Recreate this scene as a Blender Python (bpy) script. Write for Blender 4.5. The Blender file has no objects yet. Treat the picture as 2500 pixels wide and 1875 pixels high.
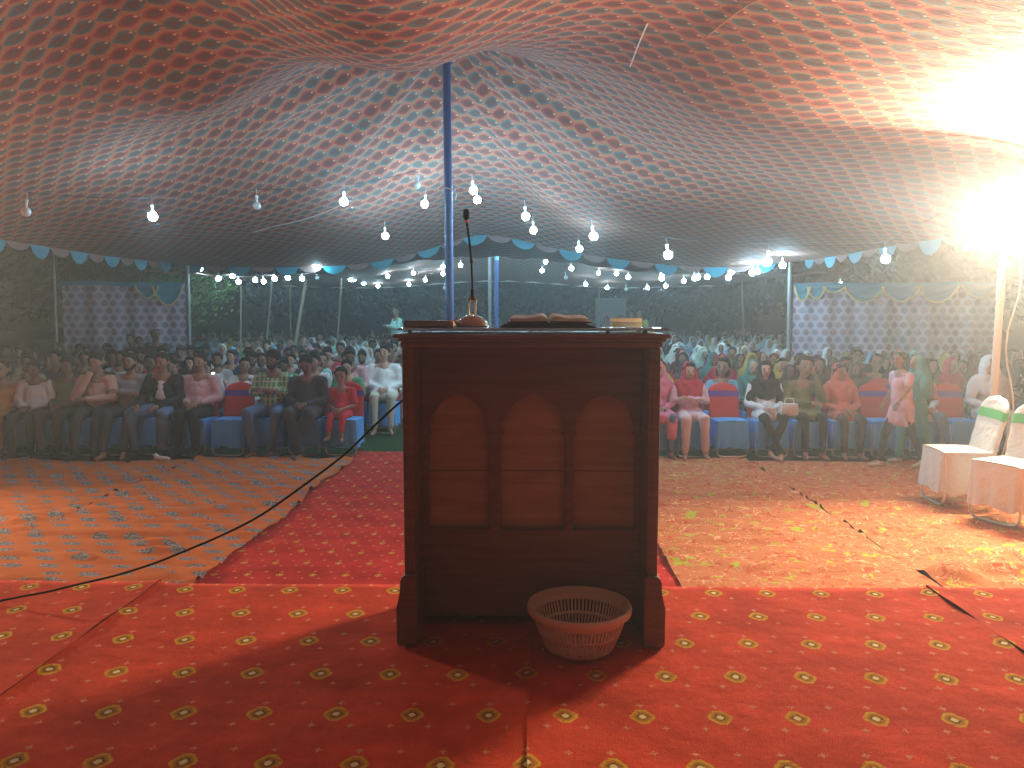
import bpy, bmesh, math, random
import numpy as np
from mathutils import Vector, Matrix, noise
random.seed(7)
S = bpy.context.scene
C = S.collection
R = math.radians
# ---------------------------------------------------------------- camera, world, exposure
G = 1.1366                      # the tents and the ground carpets are laid out in units of 1.1366 m
EYE = Vector((0, 0, 1.83)); UEYE = Vector((0, 0, 1.61)); PITCH = 5.08; YAW = 1.16
cd = bpy.data.cameras.new('camera'); cam = bpy.data.objects.new('camera', cd); C.objects.link(cam)
cam.location = EYE; cam.rotation_euler = (R(90 - PITCH), 0, R(YAW))
cd.sensor_width = 36; cd.lens = 1880 / 2500 * 36; cd.clip_start = .05; cd.clip_end = 400
S.camera = cam
w = bpy.data.worlds.new('World'); S.world = w; w.use_nodes = True
wn = w.node_tree; bg = wn.nodes['Background']
sky = wn.nodes.new('ShaderNodeTexSky'); sky.sky_type = 'NISHITA'; sky.sun_disc = False
sky.sun_elevation = R(-6); sky.sun_rotation = R(200)
wn.links.new(sky.outputs[0], bg.inputs[0]); bg.inputs[1].default_value = .05
S.view_settings.view_transform = 'Standard'; S.view_settings.look = 'None'
S.view_settings.exposure = .28; S.view_settings.gamma = 1
cy = S.cycles
cy.use_denoising = True
cy.max_bounces = 6; cy.diffuse_bounces = 4; cy.glossy_bounces = 2; cy.transmission_bounces = 3
cy.volume_bounces = 0; cy.transparent_max_bounces = 6
cy.sample_clamp_indirect = 3; cy.caustics_reflective = False; cy.caustics_refractive = False
FLOOD = 1200.0; BULB = 340.0
HAZE = .0078

# pixel (in the 2212 wide reading of the photograph) -> world ray
RM = cam.rotation_euler.to_matrix()
def ray(x, y):
    v = Vector(((x * 1.1302 - 1250) / 1880, -(y * 1.1302 - 937.5) / 1880, -1))
    return RM @ v
def atD(x, y, D, eye=None):
    r = ray(x, y); return (eye or EYE) + r * (D / r.y)
def atU(x, y, D): return atD(x, y, D, UEYE)
def atZ(x, y, z):
    r = ray(x, y); return EYE + r * ((z - EYE.z) / r.z)
def to_metres(before, skip=()):
    for o in list(C.objects):
        if o.name in before or o.parent or o.name in skip: continue
        o.location *= G; o.scale *= G

# ---------------------------------------------------------------- node helper
class N:
    def __init__(s, nt, sock): s.nt, s.s = nt, sock
    def _m(s, op, *a):
        n = s.nt.nodes.new('ShaderNodeMath'); n.operation = op
        for i, v in enumerate((s,) + a):
            if isinstance(v, N): s.nt.links.new(v.s, n.inputs[i])
            else: n.inputs[i].default_value = v
        return N(s.nt, n.outputs[0])
    def __add__(s, o): return s._m('ADD', o)
    __radd__ = __add__
    def __sub__(s, o): return s._m('SUBTRACT', o)
    def __mul__(s, o): return s._m('MULTIPLY', o)
    __rmul__ = __mul__
    def __truediv__(s, o): return s._m('DIVIDE', o)
    def floor(s): return s._m('FLOOR')
    def frac(s): return s._m('FRACT')
    def abs(s): return s._m('ABSOLUTE')
    def sqrt(s): return s._m('SQRT')
    def sin(s): return s._m('SINE')
    def lt(s, o): return s._m('LESS_THAN', o)
    def gt(s, o): return s._m('GREATER_THAN', o)
    def max(s, o): return s._m('MAXIMUM', o)
    def min(s, o): return s._m('MINIMUM', o)
    def mod(s, o): return s._m('FLOORED_MODULO', o)
    def pow(s, o): return s._m('POWER', o)
    def sm(s, a, b):   # 1 below a, 0 above b
        n = s.nt.nodes.new('ShaderNodeMapRange'); n.clamp = True
        s.nt.links.new(s.s, n.inputs[0]); n.inputs[1].default_value = a; n.inputs[2].default_value = b
        n.inputs[3].default_value = 1; n.inputs[4].default_value = 0
        return N(s.nt, n.outputs[0])
class Mat:
    def __init__(s, name, rough=.8, spec=.3, metal=0, col=(.5, .5, .5)):
        s.m = bpy.data.materials.new(name); s.m.use_nodes = True; s.nt = s.m.node_tree
        s.b = s.nt.nodes['Principled BSDF']; s.b.inputs['Roughness'].default_value = rough
        s.b.inputs['Metallic'].default_value = metal; s.b.inputs['Specular IOR Level'].default_value = spec
        s.b.inputs['Base Color'].default_value = (*col, 1)
    def coord(s, kind='Object'):
        t = s.nt.nodes.new('ShaderNodeTexCoord'); x = s.nt.nodes.new('ShaderNodeSeparateXYZ')
        s.nt.links.new(t.outputs[kind], x.inputs[0]); s.vec = t.outputs[kind]
        return [N(s.nt, o) for o in x.outputs]
    def noise(s, scale, detail=3, rough=.5, vec=None, dist=0):
        n = s.nt.nodes.new('ShaderNodeTexNoise'); n.inputs['Scale'].default_value = scale
        n.inputs['Detail'].default_value = detail; n.inputs['Roughness'].default_value = rough
        n.inputs['Distortion'].default_value = dist
        if vec is not None: s.nt.links.new(vec, n.inputs['Vector'])
        return N(s.nt, n.outputs['Fac'])
    def scaled(s, vec, sc):
        n = s.nt.nodes.new('ShaderNodeMapping'); n.inputs['Scale'].default_value = sc
        s.nt.links.new(vec, n.inputs[0]); return n.outputs[0]
    def mix(s, f, a, b):
        n = s.nt.nodes.new('ShaderNodeMix'); n.data_type = 'RGBA'
        ins = [i for i in n.inputs if i.type == 'RGBA']
        s.nt.links.new(f.s, n.inputs[0])
        for i, v in zip(ins, (a, b)):
            if isinstance(v, tuple): i.default_value = (*v, 1)
            else: s.nt.links.new(v, i)
        return [o for o in n.outputs if o.type == 'RGBA'][0]
    def mul(s, col, f):   # scale a colour by a factor socket
        n = s.nt.nodes.new('ShaderNodeVectorMath'); n.operation = 'SCALE'
        s.nt.links.new(col, n.inputs[0]); s.nt.links.new(f.s, n.inputs['Scale']); return n.outputs[0]
    def base(s, sock): s.nt.links.new(sock, s.b.inputs['Base Color']); return s
    def bump(s, h, strength=.3, dist=.01):
        n = s.nt.nodes.new('ShaderNodeBump'); n.inputs['Strength'].default_value = strength
        n.inputs['Distance'].default_value = dist; s.nt.links.new(h.s, n.inputs['Height'])
        s.nt.links.new(n.outputs[0], s.b.inputs['Normal']); return s
def cloth(name, col, var=.18, rough=.85, scale=9, wr=.4, bd=.012, spec=.15):
    m = Mat(name, rough, spec); m.coord()
    n = m.noise(scale, 4, .6, m.vec); k = n * (2 * var) + (1 - var)
    rgb = m.nt.nodes.new('ShaderNodeRGB'); rgb.outputs[0].default_value = (*col, 1)
    m.base(m.mul(rgb.outputs[0], k)); m.bump(m.noise(scale * 1.6, 3, .6, m.vec), wr, bd)
    return m.m
def plain(name, col, rough=.5, spec=.4, metal=0, var=.12, scale=30):
    m = Mat(name, rough, spec, metal); m.coord()
    k = m.noise(scale, 3, .6, m.vec) * (2 * var) + (1 - var)
    rgb = m.nt.nodes.new('ShaderNodeRGB'); rgb.outputs[0].default_value = (*col, 1)
    m.base(m.mul(rgb.outputs[0], k)); return m.m
def emit(name, col, st):
    m = Mat(name, .4); m.b.inputs['Emission Color'].default_value = (*col, 1)
    m.b.inputs['Emission Strength'].default_value = st; m.b.inputs['Base Color'].default_value = (.9, .9, .9, 1)
    return m.m

# ---------------------------------------------------------------- object helpers
def tag(o, label=None, cat=None, group=None, kind=None):
    for k, v in (('label', label), ('category', cat), ('group', group), ('kind', kind)):
        if v: o[k] = v
    return o
def link(o, parent=None):
    C.objects.link(o)
    if parent is not None: o.parent = parent
    return o
def empty(name, loc, rz=0, label=None, cat=None, group=None):
    o = bpy.data.objects.new(name, None); o.empty_display_size = .1; C.objects.link(o)
    o.location = loc; o.rotation_euler = (0, 0, rz); return tag(o, label, cat, group)
def meshobj(name, me, mats, parent=None, loc=None, smooth=True):
    o = bpy.data.objects.new(name, me)
    for m in (mats if isinstance(mats, (list, tuple)) else [mats]): me.materials.append(m)
    if smooth: me.polygons.foreach_set('use_smooth', [True] * len(me.polygons))
    if loc is not None: o.location = loc
    return link(o, parent)
class B:
    """collects shapes, then links them as ONE mesh object"""
    def __init__(s): s.bm = bmesh.new(); s.mi = 0
    def _done(s, faces):
        for f in faces: f.material_index = s.mi
    def box(s, x0, x1, y0, y1, z0, z1, bev=0, rot=None):
        t = bmesh.new(); bmesh.ops.create_cube(t, size=1)
        bmesh.ops.scale(t, vec=(x1 - x0, y1 - y0, z1 - z0), verts=t.verts)
        if bev: bmesh.ops.bevel(t, geom=t.edges[:], offset=bev, segments=2, affect='EDGES', profile=.6)
        M = Matrix.Translation(((x0 + x1) / 2, (y0 + y1) / 2, (z0 + z1) / 2))
        if rot: M = M @ rot
        t.transform(M); s._merge(t); return s
    def _merge(s, t):
        for f in t.faces: f.material_index = s.mi
        me = bpy.data.meshes.new('t'); t.to_mesh(me); t.free(); s.bm.from_mesh(me); bpy.data.meshes.remove(me)
    def tube(s, pts, r, seg=8, cap=True, closed=False):
        pts = [Vector(p) for p in pts]; n = len(pts)
        rr = r if isinstance(r, (list, tuple)) else [r] * n
        rings = []; up = Vector((0, 0, 1)); prev = None
        for i, p in enumerate(pts):
            if closed: d = pts[(i + 1) % n] - pts[i - 1]
            else: d = pts[min(i + 1, n - 1)] - pts[max(i - 1, 0)]
            d.normalize()
            if prev is None:
                a = d.cross(up)
                if a.length < 1e-3: a = d.cross(Vector((1, 0, 0)))
            else: a = prev - d * prev.dot(d)
            a.normalize(); prev = a; b = d.cross(a)
            rings.append([s.bm.verts.new(p + (a * math.cos(2 * math.pi * k / seg) + b * math.sin(2 * math.pi * k / seg)) * rr[i]) for k in range(seg)])
        fs = []
        for i in range(n if closed else n - 1):
            A, D = rings[i], rings[(i + 1) % n]
            for k in range(seg): fs.append(s.bm.faces.new((A[k], A[(k + 1) % seg], D[(k + 1) % seg], D[k])))
        if cap and not closed:
            fs.append(s.bm.faces.new(rings[0][::-1])); fs.append(s.bm.faces.new(rings[-1]))
        s._done(fs); return s
    def lathe(s, prof, center=(0, 0, 0), seg=24, axis=None, close=False):
        c = Vector(center); rings = []
        for r, z in prof:
            if r < 1e-6: rings.append([s.bm.verts.new(c + Vector((0, 0, z)))])
            else: rings.append([s.bm.verts.new(c + Vector((r * math.cos(2 * math.pi * k / seg), r * math.sin(2 * math.pi * k / seg), z))) for k in range(seg)])
        fs = []
        for A, D in zip(rings, rings[1:]):
            for k in range(seg):
                j = (k + 1) % seg
                if len(A) == 1 and len(D) == 1: continue
                if len(A) == 1: fs.append(s.bm.faces.new((A[0], D[k], D[j])))
                elif len(D) == 1: fs.append(s.bm.faces.new((A[k], A[j], D[0])))
                else: fs.append(s.bm.faces.new((A[k], A[j], D[j], D[k])))
        s._done(fs); return s
    def ball(s, c, r, seg=10):
        r = r if isinstance(r, (list, tuple)) else (r, r, r)
        t = bmesh.new(); bmesh.ops.create_icosphere(t, subdivisions=2 if seg > 6 else 1, radius=1)
        t.transform(Matrix.Translation(c) @ Matrix.Diagonal((*r, 1))); s._merge(t); return s
    def quad(s, *p):
        f = s.bm.faces.new([s.bm.verts.new(q) for q in p]); f.material_index = s.mi; return s
    def grid(s, fn, nu, nv):
        vs = [[s.bm.verts.new(fn(i / nu, j / nv)) for j in range(nv + 1)] for i in range(nu + 1)]
        s._done([s.bm.faces.new((vs[i][j], vs[i + 1][j], vs[i + 1][j + 1], vs[i][j + 1])) for i in range(nu) for j in range(nv)])
        return s
    def build(s, name, mats, parent=None, loc=None, smooth=True, sharp=35, solid=0):
        bmesh.ops.recalc_face_normals(s.bm, faces=s.bm.faces)
        me = bpy.data.meshes.new(name); s.bm.to_mesh(me); s.bm.free()
        o = meshobj(name, me, mats, parent, loc, smooth)
        if smooth and sharp: me.set_sharp_from_angle(angle=R(sharp))
        if solid:
            m = o.modifiers.new('thickness', 'SOLIDIFY'); m.thickness = solid; m.offset = 0
        return o
def heightmesh(name, X, Y, Z, mats, parent=None, uv=None):
    """grid surface from numpy arrays; the UV map is in metres along the cloth"""
    nu, nv = X.shape
    v = np.stack([X, Y, Z], -1).reshape(-1, 3)
    idx = np.arange(nu * nv).reshape(nu, nv)
    f = np.stack([idx[:-1, :-1], idx[1:, :-1], idx[1:, 1:], idx[:-1, 1:]], -1).reshape(-1, 4)
    me = bpy.data.meshes.new(name); me.from_pydata(v.tolist(), [], f.tolist())
    if uv is not None:
        l = me.uv_layers.new(name='cloth'); U = np.stack(uv, -1).reshape(-1, 2)
        l.data.foreach_set('uv', U[f.reshape(-1)].reshape(-1).astype(np.float32))
    return meshobj(name, me, mats, parent)
# ---------------------------------------------------------------- ground, stage, carpets
def patch(name, x0, x1, y0, y1, z, mats, fn=None, res=.1, thick=0):
    nx = max(2, int((x1 - x0) / res)); ny = max(2, int((y1 - y0) / res))
    X, Y = np.meshgrid(np.linspace(x0, x1, nx + 1), np.linspace(y0, y1, ny + 1), indexing='ij')
    Z = np.full(X.shape, z, float)
    if fn: X, Y, Z = fn(X, Y, Z)
    return heightmesh(name, X, Y, Z, mats)
gm = Mat('grass', .95, .1); gx = gm.coord()
g1 = gm.mix(gm.noise(60, 3, .7, gm.vec), (.012, .035, .012), (.045, .10, .03))
gm.base(g1); gm.bump(gm.noise(90, 2, .7, gm.vec), .8, .03)
o = patch('ground', -60, 60, -20, 58, 0, gm.m, res=4); tag(o, kind='structure')

def red_carpet(name, px, py, med=True, base=(.62, .074, .036), ox=0, oy=0):
    m = Mat(name, .95, .05); x, y, z = m.coord()
    wob = m.noise(7, 2, .5, m.vec); x = x + (wob - .5) * .012; y = y + (wob - .5) * .01
    v = (y + oy) / py; row = v.floor(); par = row.mod(2)
    u = (x + ox) / px + par * .5
    cx = ((u.frac() - .5) * px).abs(); cy_ = ((v.frac() - .5) * py).abs()
    s = .047 if med else .028
    d = (cx * 1.12 + cy_ * .85).max((cx.max(cy_ * .92)) * 1.3)
    ring = d.sm(s, s * 1.08); inner = d.sm(s * .72, s * .78); dark = d.sm(s * .5, s * .56); core = d.sm(s * .26, s * .34)
    nz = m.noise(120, 2, .6, m.vec)
    n2 = (m.noise(4, 5, .65, m.vec) * 1.3 + .35) * (m.noise(1, 4, .6, m.scaled(m.vec, (1.2, 5, 1)), .8) * .5 + .75)
    grain = m.noise(260, 2, .7, m.vec) * .5 + .75
    rgb = m.nt.nodes.new('ShaderNodeRGB'); rgb.outputs[0].default_value = (*base, 1)
    c = m.mul(rgb.outputs[0], n2 * grain)
    c = m.mix(ring * nz.gt(.40), c, (.66, .40, .04)); c = m.mix(inner, c, (.50, .20, .03))
    c = m.mix(dark * nz.gt(.47), c, (.14, .10, .025)); c = m.mix(core, c, (.85, .70, .36))
    # small stars, twice as many, in every half row
    v2 = (y + oy) / (py / 2); r2 = v2.floor(); p2 = r2.mod(2)
    u2 = ((x + ox) / px + par * .5) * 2 + .5 * p2
    sx = ((u2.frac() - .5) * (px / 2)).abs(); sy = ((v2.frac() - .5) * (py / 2)).abs()
    star = (sx.min(sy) * 2.2 + sx.max(sy)).sm(.0125, .0165)
    c = m.mix(star * nz.gt(.42) * d.gt(s * 1.15), c, (.70, .30, .16))
    m.base(c); m.bump(m.noise(300, 2, .7, m.vec) + m.noise(3.5, 4, .6, m.vec) * 6, .6, .008)
    return m.m
STAGE = .62; EDGE = 3.35
wd = plain('platform wood', (.16, .10, .06))
bs = B(); bs.box(-9, 9, -6, EDGE - .012, .02, STAGE - .012)
tag(bs.build('stage', wd, smooth=False), kind='structure')
redm = red_carpet('red medallion carpet', .232, .262)
def wr(amp, seed, zlift=0, fall=True):
    def f(X, Y, Z):
        Z = Z.copy()
        for i in range(X.shape[0]):
            for j in range(X.shape[1]):
                Z[i, j] += amp * max(0, noise.fractal(Vector((X[i, j] * 1.1 + seed, Y[i, j] * 3.2, seed)), .8, 2.2, 3)) + zlift
        return X, Y, Z
    return f
def stage_carpet(x0, x1, k, z, label, rot=0):
    nx = int((x1 - x0) / .06); ny = 130
    X, Y = np.meshgrid(np.linspace(x0, x1, nx), np.linspace(-3, EDGE, ny), indexing='ij')
    Z = np.full(X.shape, z)
    for i in range(nx):
        e = min(i, nx - 1 - i) * .06
        for j in range(ny):
            Z[i, j] += .006 * max(0, noise.noise(Vector((X[i, j] * 1.3 + k, Y[i, j] * 1.3, k)))) + (.010 * math.exp(-e / .04) * (1 + noise.noise(Vector((k, Y[i, j] * 4, 0)))))
    # the sheet turns down over the platform's edge
    X = np.concatenate([X, X[:, -1:], X[:, -1:]], 1); Y = np.concatenate([Y, Y[:, -1:] + .012, Y[:, -1:] + .014], 1)
    Z = np.concatenate([Z, Z[:, -1:] - .02, Z[:, -1:] * 0 + .03], 1)
    o = heightmesh('stage_carpet', X, Y, Z, redm)
    return tag(o, label, 'carpet', 'red medallion carpets laid side by side on the stage')
stage_carpet(-5.2, -1.654, 1, STAGE + .0135, 'red medallion carpet at the stage end where the black cable lands')
stage_carpet(-1.66, .012, 2, STAGE + .006, 'red medallion carpet under the shadowed half of the lectern')
stage_carpet(.0, 1.76, 3, STAGE + .0075, 'red medallion carpet under the lectern half holding the basket')
stage_carpet(1.765, 5.4, 4, STAGE + .012, 'red medallion carpet beyond the dark seam beside the white chairs')

before = {o.name for o in C.objects}
run = red_carpet('red aisle runner', .204, .225, False, (.50, .038, .032))
o = patch('aisle_runner', -2.0, .96, EDGE - .3, 8.95, .012, run, wr(.022, 4), .06)
tag(o, 'red aisle runner with small gold motifs leading from stage to grass', 'carpet')
# orange carpet with grey blue sprigs
om = Mat('orange sprig carpet', .95, .05); x, y, z = om.coord()
wob = om.noise(5, 2, .5, om.vec); x = x + (wob - .5) * .012; y = y + (wob - .5) * .012
v = y / .158; par = v.floor().mod(2); u = (x + y * .77) / .232
cx = ((u.frac() - .5) * .232).abs(); cyy = ((v.frac() - .5) * .158).abs()
nz = om.noise(110, 3, .7, om.vec)
dd = ((cx / .066).pow(2) + (cyy / .042).pow(2)).sqrt() + (nz - .5) * .8
sp = dd.sm(.95, 1.05)
rgb = om.nt.nodes.new('ShaderNodeRGB'); rgb.outputs[0].default_value = (.55, .15, .045, 1)
c = om.mul(rgb.outputs[0], (om.noise(4, 4, .6, om.vec) * .5 + .75) * (om.noise(200, 2, .6, om.vec) * .4 + .8))
c2 = om.mix(om.noise(75, 2, .8, om.vec).gt(.52), (.13, .12, .13), (.36, .34, .35))
om.base(om.mix(sp, c, c2)); om.bump(om.noise(200, 2, .6, om.vec), .5, .006)
def fold(X, Y, Z, seed, amp):
    Z = Z.copy()
    for i in range(X.shape[0]):
        for j in range(X.shape[1]):
            p = Vector((X[i, j] * .55 + seed, Y[i, j] * 2.6, seed * .3))
            r = 1 - abs(noise.fractal(p, .7, 2.1, 3)) * 5
            Z[i, j] += amp * max(0, r) ** 2 + amp * .35 * (1 + noise.noise(p * 2.3))
    return Z
def orange(x0, x1, y0, y1, z, skew, seed, label):
    def f(X, Y, Z):
        X = X + np.where((X <= x0 + .01) | (X >= x1 - .01), .025 * np.sin(Y * 3 + seed) + .012 * np.sin(Y * 11), 0) * (Y > 4.2)
        Y = Y + np.where(Y >= y1 - .01, .08 * np.sin(X * 3), 0)
        return X, Y, fold(X, Y, Z, seed, .036)
    return tag(patch('floor_carpet', x0, x1, y0, y1, z, om.m, f, .04), label, 'carpet', 'orange carpets before the front row')
orange(-7.8, -3.68, EDGE - .3, 8.3, .010, 0, 3, 'orange carpet with grey sprigs lying on the outer side of the ragged seam')
orange(-3.66, -1.93, EDGE - .3, 8.35, .028, 0, 9, 'orange carpet with grey sprigs between the ragged seam and aisle runner')
# flower carpet
fm = Mat('flower carpet', .95, .05); x, y, z = fm.coord()
wv = fm.scaled(fm.vec, (1, 1, 1))
def squig(scale, lo, dist, off):
    mp = fm.nt.nodes.new('ShaderNodeMapping'); mp.inputs['Location'].default_value = (off, off * .7, 0)
    fm.nt.links.new(fm.vec, mp.inputs[0])
    n = fm.noise(scale, 1.5, .5, mp.outputs[0], dist); return (n - .5).abs().sm(lo, lo * 1.7)
patchn = fm.noise(6.5, 1, .5, fm.vec)
cream = squig(9, .010, 1.6, 3.1) * fm.noise(13, 1, .5, fm.vec).gt(.47)
leafs = squig(7, .022, 1.2, 11.3) * patchn.gt(.60)
rgb = fm.nt.nodes.new('ShaderNodeRGB'); rgb.outputs[0].default_value = (.44, .10, .045, 1)
c = fm.mul(rgb.outputs[0], (fm.noise(4, 4, .6, fm.vec) * .5 + .75) * (fm.noise(200, 2, .6, fm.vec) * .4 + .8))
c = fm.mix(fm.noise(16, 2, .5, fm.vec, 1).sm(.42, .40), c, (.48, .18, .08))
c = fm.mix(cream, c, (.72, .45, .26)); c = fm.mix(leafs, c, (.36, .42, .05))
fm.base(c); fm.bump(fm.noise(200, 2, .6, fm.vec), .5, .006)
def flower(x0, x1, y0, y1, z, seed, label):
    def f(X, Y, Z):
        Z = fold(X, Y, Z, seed, .030)
        if x0 > 2:   # one big ruck of cloth by the platform
            Z += .085 * np.exp(-((X - 2.62) / .13) ** 2 - ((Y - 4.62) / .12) ** 2) + .07 * np.exp(-((X - 2.95) / .35) ** 2 - ((Y - 4.75 - (X - 2.9) * .1) / .06) ** 2)
        return X, Y, Z
    return tag(patch('floor_carpet', x0, x1, y0, y1, z, fm.m, f, .045), label, 'carpet', 'flowered carpets before the front row')
flower(.905, 2.415, EDGE - .3, 8.45, .022, 5, 'flowered red carpet between the aisle runner and the long seam')
flower(2.445, 6.6, EDGE - .3, 8.4, .008, 8, 'flowered red carpet with a big ruck under the white chairs')

# ---------------------------------------------------------------- canopy cloth
cm = Mat('printed canopy cloth', .8, .2); uu = cm.coord('UV')
x, y = uu[0], uu[1]
def canopy_pattern(m, x, y, px, py):
    wob = m.noise(24, 1.5, .5, m.vec)
    x = x + (wob - .5) * .012
    v = y / py; row = v.floor(); par = row.mod(2); u = x / px + par * .5
    col = u.floor(); cx = ((u.frac() - .5) * px); cyv = (v.frac() - .5) * py
    # leaf-like blotch: wider to one side, lobed
    ax = cx / (px * .43); ay = cyv / (py * .46)
    ang = m.noise(50, 1, .5, m.vec)
    d = (ax.pow(2) + ay.pow(2)).sqrt() * ((ax * ay).abs() * .35 + .92) + (ang - .5) * .55 + ax * ay * .12
    return d, par, ax, ay
d, par, ax, ay = canopy_pattern(cm, x, y, .20, .125)
rim = d.sm(1.0, 1.06); core = d.sm(.64, .70)
ground = (.38, .165, .095)
gn = (cm.noise(9, 3, .5, cm.vec) * .4 + .8) * (cm.noise(1.1, 4, .6, cm.vec) * .5 + .75)
rgbn = cm.nt.nodes.new('ShaderNodeRGB'); rgbn.outputs[0].default_value = (*ground, 1)
c = cm.mul(rgbn.outputs[0], gn)
c = cm.mix(rim, c, cm.mix(par.gt(.5), (.32, .055, .06), (.075, .155, .165)))
c = cm.mix(core, c, cm.mix(par.gt(.5), (.145, .070, .060), (.14, .085, .075)))
fl = ((ax - .72).pow(2) + (ay + .35).pow(2)).sqrt().sm(.13, .18)
c = cm.mix(fl, c, (.70, .40, .22))
cm.base(c)
wn1 = cm.noise(1, 3, .6, cm.scaled(cm.vec, (9, 70, 1))); wn2 = cm.noise(1, 3, .5, cm.scaled(cm.vec, (3, 5, 1)))
cm.bump(wn1 * .5 + wn2 * 2, .55, .02)
CANOPY = cm.m
EYEZ = 1.61
ctrl = [  # X, depth, height above eye
 (-6.1,13.5,.89),(-5.0,13.5,.86),(-3.9,13.5,.84),(-2.6,13.5,.98),(-1.6,13.5,1.22),(-.8,13.5,1.42),(.2,13.5,1.24),(1.2,13.5,1.03),(2.5,13.5,.86),(3.6,13.5,.85),(4.6,13.5,.92),
 (-6.1,11.5,.87),(-6.1,9.5,.88),(-6.1,7.5,.88),(-6.1,5,.9),(-6.1,2.5,.9),(-6.1,-1,.9),(-6.1,-4,.9),
 (4.7,11.5,.88),(4.9,9.8,.9),(5.2,8,1.0),(5.5,6.5,1.05),(5.6,4.5,1.0),(5.6,2,.9),(5.6,-1,.9),(5.6,-4,.9),
 (-4.8,7,1.36),(-2.9,7,1.80),(1.5,7,1.78),(3.0,7,1.62),(4.4,7,1.45),
 (-1,6.2,1.90),(-1,5.4,1.78),(-1,4.4,1.80),(-1.6,5.4,1.98),(-.4,5.4,1.95),(-2.3,4.9,2.45),(-3.1,6.0,2.1),(.15,5.2,2.15),(-1,3,1.85),
 (-2.1,7.7,2.45),(.2,7.8,2.45),(-3.4,7.9,1.95),(-.9,8.8,2.75),
 (-2.7,4,1.62),(2.6,4,1.62),(-4.6,4.5,1.3),(4.3,4.5,1.35),(2.4,5.5,1.78),(.7,5,2.15),(.6,6.4,2.2),
 (-2.7,1,1.6),(0,1,1.85),(2.7,1,1.6),(0,-2,1.6),(0,-4,.95),(-3,-4,.9),(3,-4,.9),
 (-.9,10.2,2.15),(-.9,11.8,1.72),(-2.6,10.3,1.62),(-4.2,10.5,1.22),(.9,10.3,1.66),(2.5,10.3,1.38),(3.8,10.3,1.12),(-2.8,12,1.22),(1.4,12,1.30),(-4.5,12,1.0),(3.2,12,1.03)]
def tps_fit(pts, lam=.004):
    P = np.array(pts, float); n = len(P); A = P[:, :2] / 4; r = np.linalg.norm(A[:, None] - A[None], axis=2)
    K = r ** 2 * np.log(r + 1e-9) + np.eye(n) * lam; Q = np.hstack([np.ones((n, 1)), A])
    M = np.block([[K, Q], [Q.T, np.zeros((3, 3))]])
    c = np.linalg.solve(M, np.concatenate([P[:, 2], np.zeros(3)])); return A, c
def tps_eval(fit, X, Y):
    A, c = fit; n = len(A); q = np.stack([X.ravel() / 4, Y.ravel() / 4], 1)
    out = np.empty(len(q))
    for k in range(0, len(q), 4000):
        r = np.linalg.norm(q[k:k + 4000, None] - A[None], axis=2)
        out[k:k + 4000] = (r ** 2 * np.log(r + 1e-9)) @ c[:n] + c[n] + q[k:k + 4000] @ c[n + 1:]
    return out.reshape(X.shape)
fit1 = tps_fit(ctrl)
PK = (-.9, 8.8)
def canopy_h(X, Y):
    h = tps_eval(fit1, X, Y)
    dx, dy = X - PK[0], Y - PK[1]; r = np.hypot(dx, dy); th = np.arctan2(dx, dy)
    h = h + .42 * np.exp(-r / .55)
    # radial folds gathered at the pole head, sagging panels between seams
    g = np.exp(-((r - 1.4) / 1.5) ** 2) * np.clip(r / .5, 0, 1)
    h = h + g * (.045 * np.sin(th * 9 + .7) + .030 * np.sin(th * 17 + 2) )* np.where(dy > -.6, 1, .35)
    far = 1 / (1 + np.exp(-(dy - .2) / .4))
    sag = np.abs(np.sin((th - .35) * 2.5)) ** .8
    h = h - far * sag * .13 * np.exp(-((r - 3.0) / 1.7) ** 2)
    h = h + .012 * np.sin(X * 2.1 + Y * .8 + np.sin(Y * 1.3))
    return h
def canopy(name, x0a, x1a, y0, y1, hf, nx, ny, warp=None):
    U, V = np.meshgrid(np.linspace(0, 1, nx), np.linspace(0, 1, ny), indexing='ij')
    Y = y0 + (y1 - y0) * V; X = x0a(Y) + (x1a(Y) - x0a(Y)) * U
    Z = hf(X, Y) + EYEZ
    du = np.sqrt(np.diff(X, axis=0) ** 2 + np.diff(Z, axis=0) ** 2); dv = np.sqrt(np.diff(Y, axis=1) ** 2 + np.diff(Z, axis=1) ** 2)
    uu = np.vstack([np.zeros((1, ny)), np.cumsum(du, 0)]); vv = np.hstack([np.zeros((nx, 1)), np.cumsum(dv, 1)])
    uu = uu - uu[nx // 2][None, :] * 1.0
    uu = X * .6 + uu * .4; vv = Y * .6 + vv * .4
    return heightmesh(name, X, Y, Z, CANOPY, uv=(uu, vv))
lx = lambda Y: -6.1 + 0 * Y
rx = lambda Y: 4.62 + 1.0 / (1 + np.exp((Y - 8.6) / .9))
tent = canopy('tent_canopy', lx, rx, -4, 13.5, canopy_h, 190, 270)
tag(tent, 'large red printed tent canopy over the stage, gathered at the blue pole head', 'canopy')
CY = cloth('cyan satin', (.03, .27, .37), .15, .5); PALE = cloth('pale print trim', (.24, .15, .14), .2)
YEL = cloth('yellow piping', (.65, .55, .22))
def hz1(x, y): return float(canopy_h(np.array([[x]], float), np.array([[y]], float))[0, 0]) + EYEZ
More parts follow.
